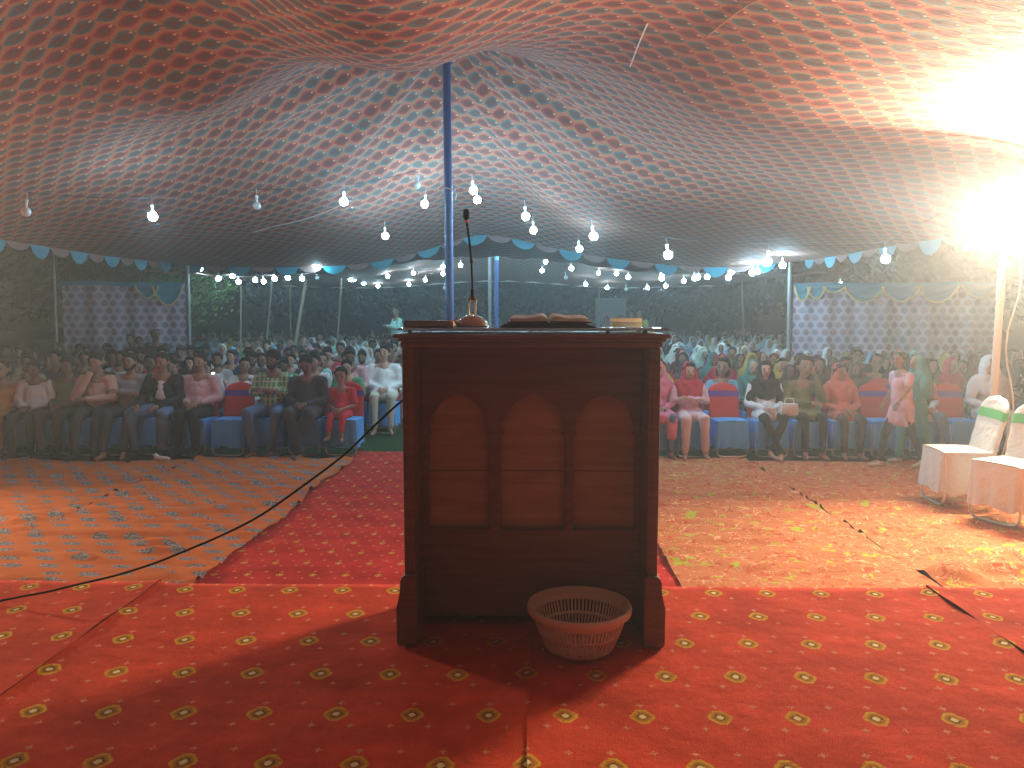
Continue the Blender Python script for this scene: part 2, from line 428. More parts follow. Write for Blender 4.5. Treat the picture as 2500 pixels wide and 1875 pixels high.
def valance(pts, parent, w=.42, drop=.13, name='valance'):
    b = B()
    L = 0; seg = []
    for p, q in zip(pts, pts[1:]): seg.append((L, Vector(p), Vector(q))); L += (Vector(q) - Vector(p)).length
    def at(s):
        for l, p, q in reversed(seg):
            if s >= l: return p + (q - p) * ((s - l) / (q - p).length)
        return seg[0][1]
    n = int(L / w)
    for i in range(n):
        b.mi = i % 2; K = 8; dr = drop * (1.15 if i % 2 == 0 else .7) * random.uniform(.85, 1.15)
        for k in range(K):
            a0, a1 = k / K, (k + 1) / K; s0, s1 = (i + a0) * w, (i + a1) * w
            p, q = at(s0), at(s1); h0, h1 = dr * math.sin(a0 * math.pi) ** .6 + .015, dr * math.sin(a1 * math.pi) ** .6 + .015
            o = Vector((0, .01 * math.sin(s0 * 9), 0))
            b.quad(p, q, q - Vector((0, 0, h1)) + o, p - Vector((0, 0, h0)) + o)
    return b.build(name, [CY, PALE], parent, sharp=0)
xs = np.linspace(-6.1, 4.62, 60)
valance([(x, 13.51, hz1(x, 13.5) + .005) for x in xs], tent)
valance([(-6.11, y, hz1(-6.1, y) + .005) for y in np.linspace(-4, 13.5, 60)], tent)
valance([(float(rx(np.array(y))) + .01, y, hz1(float(rx(np.array(y))), y) + .005) for y in np.linspace(-4, 13.5, 60)], tent)
# stitched seams and cords on the cloth, as real raised hems
def seam(pts, r, m, name='seam'):
    b = B(); P = []
    for (x0, y0), (x1, y1) in zip(pts, pts[1:]):
        for k in range(14):
            t = k / 14; x, y = x0 + (x1 - x0) * t, y0 + (y1 - y0) * t; P.append((x, y, hz1(x, y) - .008))
    b.tube(P, r, 5); return b.build(name, m, tent)
HEM = cloth('hem tape', (.36, .15, .09)); WHC = plain('white cord', (.7, .68, .62))
seam([(1.3, 5.9), (1.45, 5.2), (1.65, 4.7), (1.95, 4.1)], .006, HEM)

seam([(-2.4, 10.6), (-4.0, 11.0)], .006, WHC, 'seam'); seam([(.88, 5.9), (.86, 6.8)], .006, WHC)


# second tent further back
fit2 = tps_fit([(-7,14,.80),(-4,14,.75),(-1,14,1.05),(2,14,.8),(5.5,14,.78),(-7,18,.85),(5.5,18,.85),(-7,22,.85),(-4,22,.80),(-1,22,.98),(2,22,.80),(5.5,22,.85),
                (-.74,17.6,1.95),(-3,17.6,1.15),(1.6,17.6,1.2),(-.8,20,1.35),(-3.5,20,1.0),(2.5,20,1.0),(-.8,15.3,1.4)])
tent2 = canopy('tent_canopy', lambda Y: -7 + 0 * Y, lambda Y: 5.5 + 0 * Y, 13.95, 22, lambda X, Y: tps_eval(fit2, X, Y) + .02 * np.sin(X * 9), 120, 80)
tag(tent2, 'smaller dim printed canopy of the second tent behind the first', 'canopy')
b = B(); b.tube([(x, 22.02, float(tps_eval(fit2, np.array([[x]]), np.array([[22.]]))[0, 0]) + EYEZ) for x in np.linspace(-7, 5.5, 30)], .02, 5)
b.build('edge_rope', WHC, tent2)

# ---------------------------------------------------------------- poles
BLUEP = plain('worn blue paint', (.012, .10, .42), .35, .5, 0, .35, 12); GALV = plain('galvanised steel', (.30, .31, .32), .45, .4, .5, .3, 14)
BAMB = plain('bamboo pole', (.32, .25, .17), .7, .2, 0, .3, 10)
def pole(x, y, z1, r, m, label, lean=(0, 0), extra=None, group=None, name='tent_pole', dark=None):
    t = empty(name, (x, y, 0), 0, label, 'pole', group)
    b = B(); n = 14
    b.tube([(lean[0] * k / n, lean[1] * k / n, z1 * k / n) for k in range(n + 1)], r, 14); b.build('shaft', m, t)
    if extra: extra(t)
    return t
def ex1(t):
    b = B(); zz = 3.02
    b.tube([(.0, 0, 0)] * 0 or [(.055 * math.cos(a), .055 * math.sin(a), zz + .012 * math.sin(2 * a)) for a in np.linspace(0, 6.28, 20)], .008, 6)
    b.tube([(.05, -.02, zz), (.075, -.03, zz - .06), (.06, -.03, zz - .12)], .006, 5); b.build('rope_tie', WHC, t)
    b = B(); b.lathe([(0, 0), (.11, 0), (.11, .01), (.06, .02), (.055, .08), (.05, .085)], seg=20); b.build('base_plate', GALV, t)
    b = B(); b.lathe([(.048, 4.40), (.10, 4.46), (.10, 4.49), (.03, 4.53), (0, 4.53)], seg=16); b.build('pole_head', GALV, t)
pole(-.875, 8.8, 4.5, .046, BLUEP, 'tall blue painted tent pole standing just beyond the lectern', (-.03, 0), ex1)
def ex2(t):
    b = B(); b.lathe([(.052, 2.86), (.052, 2.98), (0, 3.0)], seg=12); b.build('pole_cap', plain('pale cap', (.15, .5, .65)), t)
pole(-.71, 17.6, 3.5, .046, BLUEP, 'shorter blue pole of the second tent with pale cap', (0, 0), ex2)
pole(-.86, 17.6, 3.5, .036, GALV, 'grey steel pole lashed beside the second blue pole', (0, 0))
pole(-5.98, 13.5, 2.50, .030, GALV, 'grey steel corner pole beside the printed curtain and leafy tree', (.02, 0), None, 'steel corner poles')
pole(4.55, 13.5, 2.53, .032, GALV, 'grey steel corner pole beside the curtain with cyan swags', (-.03, 0), None, 'steel corner poles')
pole(-8.05, 13.0, 2.7, .022, GALV, 'thin pole at the hazy outer end of the printed curtain', (.03, 0), None, 'steel corner poles')
for x0, y0, x1, y1, D, r, lab in ((520, 705, 520, 600, 17, .022, 'upright thin pole nearest the leafy tree'), (579, 705, 588, 600, 18, .022, 'thin pole leaning slightly, second beyond the leafy tree'),
                             (628, 705, 626, 602, 20, .018, 'faint upright thin pole between the two leaning poles'), (644, 705, 661, 602, 17, .036, 'thick leaning bamboo pole behind the white chairs'),
                             (731, 705, 737, 600, 19, .022, 'thin pole leaning alone amid the seated crowd'), (1294, 705, 1294, 600, 23, .022, 'faint thin pole beside the grey board'),
                             (1606, 705, 1602, 605, 20, .022, 'faint thin pole behind the white shawl rows')):
    a, t = atU(x0, y0, D), atU(x1, y1, D); k = (t.z) / max(.01, t.z - a.z)
    base = t - (t - a) * k
    pole(base.x, D, t.z, r, BAMB, lab, (t.x - base.x, 0), None, 'thin side poles of the second tent')
# ---------------------------------------------------------------- curtains
km = Mat('ogee print curtain', .85, .15); kx = km.coord('UV'); x, y = kx[0], kx[1]
v = y / .125; par = v.floor().mod(2); u = x / .15 + par * .5
cx = ((u.frac() - .5) * 2).abs(); cyv = (v.frac() - .5) * 2
dd = (cx.pow(1.5) + ((cyv + cx * .0).abs()).pow(1.3) * (cyv.gt(0) * -.45 + 1.0) )
blob = dd.sm(.62, .68); core = dd.sm(.25, .30)
c = km.mix(blob, (.55, .50, .60), km.mix(km.noise(2.2, 1, .5, km.vec).gt(.52), (.33, .29, .37), (.40, .22, .28)))
c = km.mix(core, c, km.mix(par.gt(.5), (.34, .24, .29), (.26, .27, .33)))
km.base(c); km.bump(km.noise(1, 2, .5, km.scaled(km.vec, (6, 1.2, 1))), .5, .03)
def curtain(name, p0, p1, z1, label, swags):
    p0, p1 = Vector(p0), Vector(p1); L = (p1 - p0).length; n = int(L / .04); nz = 20
    nrm = Vector((-(p1 - p0).y, (p1 - p0).x)).normalized()
    U, V = np.meshgrid(np.linspace(0, 1, n), np.linspace(0, 1, nz), indexing='ij')
    off = .035 * np.sin(U * L * 8) * (.4 + .6 * (1 - V)) + .02 * np.sin(U * L * 19 + 1)
    X = p0.x + (p1.x - p0.x) * U + nrm.x * off; Y = p0.y + (p1.y - p0.y) * U + nrm.y * off
    Z = .03 + (z1 - .03 + .025 * np.sin(U * 3.1 * L)) * V
    o = heightmesh(name, X, Y, Z, km.m, uv=(U * L, Z)); tag(o, label, 'curtain')
    front = -nrm if nrm.y > 0 else nrm
    b = B()
    b.mi = 0
    for i in range(n - 1):
        u0, u1 = i / n, (i + 1) / n
        q0 = p0 + (p1 - p0) * u0 + front * .05; q1 = p0 + (p1 - p0) * u1 + front * .05
        z0, z1_ = z1 + .025 * math.sin(u0 * 3.1 * L) + .012, z1 + .025 * math.sin(u1 * 3.1 * L) + .012
        b.quad((q0.x, q0.y, z0), (q1.x, q1.y, z1_), (q1.x, q1.y, z1_ - .07), (q0.x, q0.y, z0 - .07))
    for a, c_, dr in swags:
        b2n = 22
        def fn(u, v, a=a, c_=c_, dr=dr):
            s = a + (c_ - a) * u; q = p0 + (p1 - p0) * (s / L) + front * (.075 + .02 * math.sin(v * 14 + u * 3) * math.sin(math.pi * u))
            d = dr * (math.sin(math.pi * u) ** .7) * v + .05 * v
            return (q.x, q.y, z1 + .02 - d)
        b.grid(fn, b2n, 12)
    s = b.build('swag', CY, o, sharp=0)
    b = B()
    for a, c_, dr in swags:
        P = []
        for k in range(19):
            u = k / 18; q = p0 + (p1 - p0) * ((a + (c_ - a) * u) / L) + front * .10
            P.append((q.x, q.y, z1 + .02 - dr * (math.sin(math.pi * u) ** .7) - .06))
        b.tube(P, .016, 5)
    b.build('piping', YEL, s)
    return o
curtain('printed_curtain', (-8.0, 13.15), (-6.02, 13.5), 2.17, 'printed curtain wall with one cyan swag next to leafy tree', [(1.22, 1.60, .22), (1.50, 2.0, .34)])
curtain('printed_curtain', (4.6, 13.5), (7.9, 13.0), 2.14, 'pale printed curtain wall hung with several cyan swags', [(0, .25, .24), (.2, .5, .2), (.45, .8, .10), (.8, 1.45, .26), (1.4, 2.0, .26), (1.95, 2.6, .27), (2.65, 3.2, .2)])
b = B(); b.box(2.1, 3.05, 24, 24.06, 1.15, 2.15, .01); bo = b.build('grey_board', plain('board grey', (.20, .20, .22)), None)
tag(bo, 'plain grey board standing far behind the crowd', 'board')
b = B(); b.tube([(2.2, 24.1, 0), (2.2, 24.1, 2.1)], .025); b.tube([(2.95, 24.1, 0), (2.95, 24.1, 2.1)], .025); b.build('board_legs', GALV, bo)

to_metres(before)
before = {o.name for o in C.objects}
# ---------------------------------------------------------------- floodlights on poles
WARM = emit('floodlight glow', (1, .82, .58), FLOOD)
HOUS = plain('floodlight housing', (.25, .25, .24), .4, .4, .3); WHP = plain('white painted wood', (.62, .58, .48), .6)
def flood_stand(x, y, zbar, lamps, label, bar0, bar1, lean=0, glow=None, tilt=5):
    t = empty('floodlight_stand', (x, y, 0), 0, label, 'floodlight stand')
    b = B(); b.tube([(0, 0, 0), (lean, 0, zbar)], .032, 10); b.build('post', WHP, t)
    b = B(); b.box(bar0, bar1, -.02, .02, zbar - .035, zbar + .015, .004); b.build('crossbar', WHP, t)
    b = B(); P = [(lean + .10 + .05 * math.sin(k * .8), -.03, zbar - (zbar - .15) * k / 14) for k in range(15)]
    b.tube(P, .007, 5); b.build('power_cord', WHP, t)
    for lx_ in lamps:
        b = B(); zc = zbar + .20
        b.box(-.17, .17, -.02, .07, -.14, .14, .015)
        for k in range(7): b.box(-.15 + k * .05 - .004, -.15 + k * .05 + .004, .07, .11, -.12, .12)
        h = b.build('floodlight', HOUS, t, (lx_, 0, zc)); h.rotation_euler = (R(-tilt), 0, 0)
        b = B(); b.tube([(lx_ - .18, .03, zc), (lx_ - .18, .03, zbar + .02), (lx_ + .18, .03, zbar + .02), (lx_ + .18, .03, zc)], .01, 6); b.build('bracket', HOUS, t)
        b = B(); b.quad((-.15, -.026, -.12), (.15, -.026, -.12), (.15, -.026, .12), (-.15, -.026, .12))
        b.build('glowing_glass', glow or WARM, h, smooth=False)
    return t
FD = 6.95
pb = atU(2142, 920, FD); pt = atU(2168, 532, FD)
xb = pb.x - (pt.x - pb.x) * (pb.z / (pt.z - pb.z))
flood_stand(xb, FD, pt.z, [4.00 - xb, 4.40 - xb, 4.8 - xb], 'white post with crossbar of blazing warm floodlights behind the white chairs', 3.84 - xb, 5.0 - xb, pt.x - xb)
fl = flood_stand(-6.55, 6.8, 1.95, [-.2, .2], 'second post with warm floodlights at the orange carpet side', -.42, .42, 0, emit('weaker floodlight glow', (1, .80, .55), FLOOD * .6), 4); fl.rotation_euler = (0, 0, R(12))
# ---------------------------------------------------------------- bulbs on strings
GLOW = emit('lit bulb glass', (.42, .78, 1.0), BULB); DIM = emit('dimmer lit bulb glass', (.45, .82, 1.0), BULB * .36); OFFB = plain('unlit frosted bulb', (.62, .64, .64), .3, .5)
SOCK = plain('bulb neck plastic', (.72, .74, .74), .4)
bulb_list = [(330,468,8,1),(57,458,7.4,0),(555,445,9,0),(743,436,9,1),(902,400,9.8,0),(918,441,10.2,1),(832,510,10.6,1),(1022,412,9.3,1),(1030,432,10,1),
 (1135,468,9.3,1),(1152,498,10.8,1),(1281,511,9,1),(1251,538,11.6,1),(1442,551,8.6,1),(1658,566,8.3,1),(1912,560,8.6,1),(1690,573,12,1),(1625,589,13,1),(1637,587,13.4,1),
 (1580,588,14.2,1),(1573,600,14.2,1),(1528,598,15,1),(1500,601,14.2,1),(1508,599,14.8,1),(1477,607,18,1),(1438,618,19,1),(1432,592,14,1),(1429,601,14.4,1),(1398,622,20,1),
 (1357,599,17,1),(1347,574,16,1),(1332,591,19,1),(1312,622,21,1),(1293,590,19,1),(1265,614,20.5,1),(1234,580,16,1),(1178,566,18,1),(1171,585,18.5,1),
 (1134,541,15.5,1),(1126,545,16,1),(1099,552,17.5,1),(1035,524,16,1),(1035,547,17,1),(995,573,18.5,1),(957,577,18,1),(957,592,20,1),(942,556,17,1),
 (919,605,20,1),(893,590,19,1),(883,614,21,1),(837,597,19,1),(817,618,21,1),(786,612,20.5,1),(765,604,19.5,1),(757,604,19,1),(685,578,13.4,1),
 (652,602,15,1),(622,600,14.6,1),(593,602,15,1),(569,608,15.6,1),(552,605,15,1),(515,609,15.6,1),(502,596,14.4,1),(472,602,15,1),(432,580,14,1),(1815,614,17,1),
 (685,600,16,0),(1222,600,18,0),(1352,625,20,0),(960,622,21,0)]
def bulb(lit):
    o = B().tube([(0, 0, -.002), (0, 0, .05)], .0125, 10)
    root = o.tube([(0, 0, .05), (0, 0, .075)], .017, 10).build('light_bulb', SOCK)
    r = .046
    g = B().lathe([(0, -.088), (r * .45, -.085), (r * .82, -.072), (r, -.047), (r * .93, -.024), (r * .6, -.006), (.014, .0)], seg=10)
    g.build('glass', (OFFB, GLOW, DIM)[lit], root)
    c = B(); c.tube([(0, 0, .075), (.002, 0, .11), (0, 0, .15)], .004, 5); c.build('cord', plain('bulb cord', (.5, .5, .48)), root)
    return root
protos = {}
def where(x, y, D):
    side = 'men' if x < 970 else 'women'
    if D < 11: return None
names_b = {(330,468):'big lit bulb hanging alone over the pink shirt man',(57,458):'unlit bulb at the hazy edge over the orange carpet',(555,445):'unlit bulb hanging between two lit ones over the front seats',
 (743,436):'lit bulb under the canopy midway between corner pole and blue pole',(902,400):'unlit bulb hanging highest, next to the blue pole',(918,441):'lit bulb just beside the tall blue pole, below the unlit one',
 (832,510):'lit bulb hanging low before the cyan scalloped eave',(1022,412):'upper of the two touching lit bulbs above the microphone',(1030,432):'lower of the two touching lit bulbs above the microphone',
 (1135,468):'upper lit bulb of the slanting pair beyond the microphone',(1152,498):'lower lit bulb of the slanting pair beyond the microphone',(1281,511):'large lit bulb under the canopy above the open book',
 (1251,538):'smaller lit bulb just below the large one above the open book',(1442,551):'large lit bulb above the lectern corner with cyan scallops behind',(1658,566):'large lit bulb by the steel corner pole of the swag curtain',
 (1912,560):'lit bulb hanging alone next to the blazing floodlights',(1815,614):'lit bulb peeping over the swagged curtain top',(1690,573):'lit bulb touching the steel corner pole of the swag curtain',
 (432,580):'lit bulb beside the corner pole in front of the leafy tree',(685,578):'lit bulb hanging from the scalloped eave above the white chairs',
 (685,600):'small unlit bulb beneath the lit eave bulb',(1222,600):'small unlit bulb below the lit ones beyond the second blue pole',(1352,625):'small unlit bulb over the grey board',(960,622):'small unlit bulb close behind the tall blue pole'}
ordn = ['first', 'second', 'third', 'fourth', 'fifth', 'sixth', 'seventh', 'eighth', 'ninth', 'tenth', 'eleventh', 'twelfth', 'thirteenth', 'fourteenth', 'fifteenth', 'sixteenth', 'seventeenth', 'eighteenth', 'nineteenth', 'twentieth']
restL = sorted([b_ for b_ in bulb_list if (b_[0], b_[1]) not in names_b and b_[0] < 970], key=lambda q: q[0])
restR = sorted([b_ for b_ in bulb_list if (b_[0], b_[1]) not in names_b and b_[0] >= 970], key=lambda q: q[0])
for i, q in enumerate(restL): names_b[q[:2]] = f'small lit bulb, {ordn[i]} along the distant cluster counting from the leafy tree'
for i, q in enumerate(restR): names_b[q[:2]] = f'small lit bulb, {ordn[i] if i < 20 else "twenty-" + ordn[i - 20]} along the distant cluster counting out from the blue poles'
for (x, y, D, lit) in bulb_list:
    p = atU(x, y, D); lit = 2 if lit and D > 13 else lit
    if lit not in protos: r = protos[lit] = bulb(lit)
    else:
        r = protos[lit].copy(); C.objects.link(r)
        for ch in list(protos[lit].children):
            c_ = ch.copy(); C.objects.link(c_); c_.parent = r
    r.location = (p.x, p.y, p.z + .045); r.rotation_euler = (random.uniform(-.15, .15), random.uniform(-.15, .15), 0)
    tag(r, names_b[(x, y)], 'light bulb', 'bare bulbs strung under the tents')
# wires that carry them
WIRE = plain('string wire', (.06, .06, .06), .95, .02)
def wire(pts, label, sagk=.08):
    P = []
    for p, q in zip(pts, pts[1:]):
        for k in range(8):
            t = k / 8; v = p.lerp(q, t); v.z -= sagk * 4 * t * (1 - t) * min(1, (q - p).length / 4); P.append(v)
    P.append(pts[-1])
    b = B(); b.tube(P, .003, 4); tag(b.build('light_wire', WIRE), label, 'wire', 'wires carrying the bulbs')
def up(x, y, D, dz=.19): p = atU(x, y, D); return Vector((p.x, p.y, p.z + dz))
wire([up(57,458,7.4), up(330,468,8), up(555,445,9), up(743,436,9), up(902,400,9.8)], 'thin wire through the bulbs on the men side of the canopy')
wire([up(1022,412,9.3), up(1135,468,9.3), up(1281,511,9), up(1442,551,8.6), up(1658,566,8.3), up(1912,560,8.6), up(2030,500,8.2)], 'thin wire through the large bulbs leading to the floodlights')
wire([up(432,580,14), up(472,602,15), up(515,609,15.6), up(569,608,15.6), up(622,600,14.6), up(652,602,15)], 'thin wire through the low bulbs by the leafy tree')
wire([up(757,604,19), up(817,618,21), up(883,614,21), up(919,605,20), up(957,592,20), up(995,573,18.5), up(1035,547,17)], 'thin wire through the small bulbs beside the tall blue pole')
wire([up(1126,545,16), up(1178,566,18), up(1265,614,20.5), up(1312,622,21), up(1398,622,20), up(1438,618,19), up(1477,607,18), up(1528,598,15)], 'thin wire through the small bulbs above the grey board')
wire([up(1528,598,15), up(1573,600,14.2), up(1625,589,13), up(1690,573,12)], 'short wire through the bulbs near the swag curtain')
to_metres(before)
# ---------------------------------------------------------------- haze
hm = bpy.data.materials.new('thin smoke haze'); hm.use_nodes = True; nt = hm.node_tree; nt.nodes.clear()  # haze volume added to imitate lens glare and veil around the lamps
out = nt.nodes.new('ShaderNodeOutputMaterial'); pv = nt.nodes.new('ShaderNodeVolumePrincipled')
pv.inputs['Color'].default_value = (.93, .97, 1, 1); pv.inputs['Density'].default_value = HAZE; pv.inputs['Anisotropy'].default_value = .62
nt.links.new(pv.outputs[0], out.inputs['Volume'])
b = B(); b.box(-61, 61, -21, 59, -1, 12)
h = b.build('haze', hm, smooth=False); tag(h, kind='stuff')
# ---------------------------------------------------------------- lectern
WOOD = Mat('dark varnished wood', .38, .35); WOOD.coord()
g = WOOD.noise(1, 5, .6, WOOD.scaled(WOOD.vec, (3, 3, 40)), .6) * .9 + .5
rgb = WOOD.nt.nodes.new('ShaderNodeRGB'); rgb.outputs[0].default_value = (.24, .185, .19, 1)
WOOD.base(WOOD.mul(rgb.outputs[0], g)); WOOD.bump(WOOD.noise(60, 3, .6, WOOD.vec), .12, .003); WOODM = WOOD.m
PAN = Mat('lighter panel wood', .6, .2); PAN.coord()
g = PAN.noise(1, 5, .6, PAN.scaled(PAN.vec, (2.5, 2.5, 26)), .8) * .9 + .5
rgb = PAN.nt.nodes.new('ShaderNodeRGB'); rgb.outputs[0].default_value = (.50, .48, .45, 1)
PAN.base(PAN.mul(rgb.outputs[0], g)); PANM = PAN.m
LX, LY = .012, 2.72
lec = empty('lectern', (LX, LY, STAGE + .012), 0, 'dark wooden lectern with three pointed arch panels, standing on the red stage carpet', 'lectern')
DP = .40
def curve_plate(splines, depth, name, mat, parent, y):
    """flat plate cut to outlines (first outer, others holes), standing in the XZ plane"""
    cu = bpy.data.curves.new(name, 'CURVE'); cu.dimensions = '2D'; cu.fill_mode = 'BOTH'; cu.extrude = depth / 2; cu.bevel_depth = .003; cu.bevel_resolution = 1
    for pts in splines:
        s = cu.splines.new('POLY'); s.points.add(len(pts) - 1); s.use_cyclic_u = True
        for p, q in zip(s.points, pts): p.co = (q[0], q[1], 0, 1)
    t = bpy.data.objects.new('tmp', cu); C.objects.link(t); dg = bpy.context.evaluated_depsgraph_get()
    me = bpy.data.meshes.new_from_object(t.evaluated_get(dg)); bpy.data.objects.remove(t); me.name = name
    me.transform(Matrix.Translation((0, y, 0)) @ Matrix.Rotation(R(90), 4, 'X'))
    me.materials.clear(); o = meshobj(name, me, mat, parent); me.set_sharp_from_angle(angle=R(30)); return o
def arch(x0, x1, z0, zs, zt):
    w_ = x1 - x0; xc = (x0 + x1) / 2; pts = [(x0, z0), (x1, z0), (x1, zs - .012), (x1 - .010, zs - .004), (x1 - .004, zs + .010)]
    K = 9
    for k in range(1, K): a = k / K; pts.append((x1 - .004 - (w_ / 2 - .004) * (a ** 1.55), zs + .01 + (zt - zs - .01) * math.sin(a * math.pi / 2) ** .95))
    pts.append((xc, zt + .004))
    for k in range(K - 1, 0, -1): a = k / K; pts.append((x0 + .004 + (w_ / 2 - .004) * (a ** 1.55), zs + .01 + (zt - zs - .01) * math.sin(a * math.pi / 2) ** .95))
    pts += [(x0 + .004, zs + .010), (x0 + .010, zs - .004), (x0, zs - .012)]
    return pts
ar = [(-.391, -.155), (-.116, .133), (.161, .400)]
outer = [(-.416, .04), (.416, .04), (.416, 1.085), (-.416, 1.085)]
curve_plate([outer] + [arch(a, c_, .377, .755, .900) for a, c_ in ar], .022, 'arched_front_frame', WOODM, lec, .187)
for a, c_ in ar:
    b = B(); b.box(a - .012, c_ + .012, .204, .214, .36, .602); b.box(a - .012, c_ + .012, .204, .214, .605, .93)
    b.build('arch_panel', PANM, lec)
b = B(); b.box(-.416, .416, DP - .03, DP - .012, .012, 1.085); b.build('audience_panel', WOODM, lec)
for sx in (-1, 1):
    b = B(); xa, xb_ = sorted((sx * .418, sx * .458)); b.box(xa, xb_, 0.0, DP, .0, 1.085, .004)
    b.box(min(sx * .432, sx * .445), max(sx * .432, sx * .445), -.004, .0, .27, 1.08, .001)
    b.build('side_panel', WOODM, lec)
    # stepped plinth foot: rounded steps growing outward
    prof = [(.410, .0), (.480, .0), (.486, .012), (.486, .140), (.484, .155), (.476, .166), (.4725, .180), (.4725, .232), (.470, .244), (.461, .256), (.4595, .262), (.410, .262)]
    bm = bmesh.new(); A = [bm.verts.new((sx * x, -.022, z)) for x, z in prof]; D_ = [bm.verts.new((sx * x, DP + .022, z)) for x, z in prof]
    for k in range(len(prof)):
        j = (k + 1) % len(prof); bm.faces.new((A[k], A[j], D_[j], D_[k]))
    bm.faces.new(A); bm.faces.new(D_[::-1]); bmesh.ops.bevel(bm, geom=[e for e in bm.edges if abs(e.verts[0].co.y - e.verts[1].co.y) < 1e-4], offset=.004, segments=2, affect='EDGES')
    bb = B(); bb.bm.free(); bb.bm = bm; bb.build('foot', WOODM, lec)
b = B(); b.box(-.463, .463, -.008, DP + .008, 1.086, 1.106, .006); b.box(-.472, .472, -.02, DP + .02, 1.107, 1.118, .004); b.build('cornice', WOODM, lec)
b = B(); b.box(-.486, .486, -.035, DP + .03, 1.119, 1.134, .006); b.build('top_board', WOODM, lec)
sta = bpy.data.materials.new('glass'); sta.use_nodes = True; sp_ = sta.node_tree.nodes['Principled BSDF']; sp_.inputs['Base Color'].default_value = (.75, .85, .84, 1)
sp_.inputs['Roughness'].default_value = .05; sp_.inputs['Transmission Weight'].default_value = .7; sp_.inputs['IOR'].default_value = 1.45
b = B(); b.box(-.470, .478, -.02, DP + .015, 1.146, 1.154, .002); gl = b.build('glass_top', sta, lec)
CHR = plain('chrome', (.42, .46, .47), .10, .5, 1, .05); BRS = plain('brass', (.75, .52, .22), .25, .5, 1, .1)
for sx, sy in ((-.43, .02), (.27, .0), (.40, .0), (.43, .36), (-.43, .36), (.0, .36)):
    b = B(); b.lathe([(0, 1.134), (.009, 1.134), (.009, 1.1455), (0, 1.1455)], (sx, sy, 0), 10); b.build('glass_stud', CHR, lec)
TZ = STAGE + .012 + 1.155
# black cloth and open book
BLK = cloth('black felt', (.012, .011, .012), .3); DRED = plain('dark red leather', (.16, .02, .02), .5, .3); PAGE = plain('book pages', (.80, .78, .72), .7, .2, 0, .06)
def translucent(m, f, c):
    tn = m.node_tree; tb = tn.nodes['Principled BSDF']; tl = tn.nodes.new('ShaderNodeBsdfTranslucent'); tl.inputs[0].default_value = (*c, 1); mx = tn.nodes.new('ShaderNodeMixShader'); mx.inputs[0].default_value = f
    tn.links.new(tb.outputs[0], mx.inputs[1]); tn.links.new(tl.outputs[0], mx.inputs[2]); tn.links.new(mx.outputs[0], tn.nodes['Material Output'].inputs['Surface'])
translucent(PAGE, .5, (.9, .88, .8))
def topobj(name, fn, label, cat, x, y):
    t = empty(name, (x, y, TZ), 0, label, cat); fn(t); return t
b = B()
def clothf(u, v):
    x = -.10 + .345 * u; y = LY + .03 + .30 * v
    e = min(u, 1 - u, v, 1 - v); return (x, y, TZ + .002 + .013 * min(1, e * 9) + .003 * math.sin(u * 31) * math.sin(v * 9))
b.grid(clothf, 50, 24)
tag(b.build('black_cloth', BLK, sharp=0, solid=.003), 'folded black cloth lying under the open book on the lectern', 'cloth')
def open_book(t):
    for s in (-1, 1):
        b = B()
        b.grid(lambda u, v: (s * (.004 + .148 * u), .22 * v, .003 * (1 - u)), 14, 4)
        b.build('cover', DRED, t, solid=.004)
        b = B()
        def pg(u, v): return (s * (.002 + .140 * u), .005 + .21 * v,   .006 + .015 * (1 - (1 - min(1, u * 7)) ** 2) * (1 - .62 * u ** 1.5) + .002 * math.sin(u * 9) + .001 * math.sin(v * 7 + u * 9))
        n = 16
        top = [[b.bm.verts.new(pg(i / n, j / 4)) for j in range(5)] for i in range(n + 1)]
        bot = [[b.bm.verts.new((p[0], p[1], .0055)) for j in range(5) for p in [pg(i / n, j / 4)]] for i in range(n + 1)]
        for i in range(n):
            for j in range(4):
                b.bm.faces.new((top[i][j], top[i + 1][j], top[i + 1][j + 1], top[i][j + 1]))
            for j in (0, 4): b.bm.faces.new((top[i][j], top[i + 1][j], bot[i + 1][j], bot[i][j]))
        for j in range(4): b.bm.faces.new((top[n][j], top[n][j + 1], bot[n][j + 1], bot[n][j]))
        b.build('page_block', PAGE, t)
t = empty('open_book', (.078, LY + .06, TZ + .0175), 0, 'thick open book with pale pages and red cover on the lectern', 'book'); t.rotation_euler = (R(3), 0, 0); open_book(t)
t = empty('closed_book', (-.355, LY + .03, TZ + .001), 0, 'closed dark red book lying flat beside the microphone', 'book')
b = B(); b.box(-.085, .085, 0, .24, 0, .004, .0015); b.box(-.085, .085, 0, .24, .020, .024, .0015); b.box(-.085, -.081, 0, .24, .004, .020); b.build('cover', DRED, t)
b = B(); b.box(-.080, .080, .006, .234, .0045, .0195); b.build('page_block', PAGE, t)
b = B(); b.box(.072, .092, -.006, .014, .0, .022, .004); b.build('page_ribbon', plain('cream ribbon', (.6, .42, .28)), t)
TISS = plain('cream paper', (.88, .82, .66), .7, .2, 0, .05); translucent(TISS, .85, (1, .97, .86))
t = empty('paper_stack', (.352, LY + .02, TZ + .001), R(1), 'thick cream paper bundle standing on the glass at the lectern end', 'paper bundle')
b = B(); b.box(-.054, .054, 0, .05, 0, .017, .004); b.box(-.054, .054, .002, .05, .0175, .034, .006); b.build('paper_block', TISS, t)
b = B(); b.box(-.0546, .0546, -.0008, .052, .0165, .018); b.build('fold_band', plain('fold shade', (.5, .38, .22)), t)
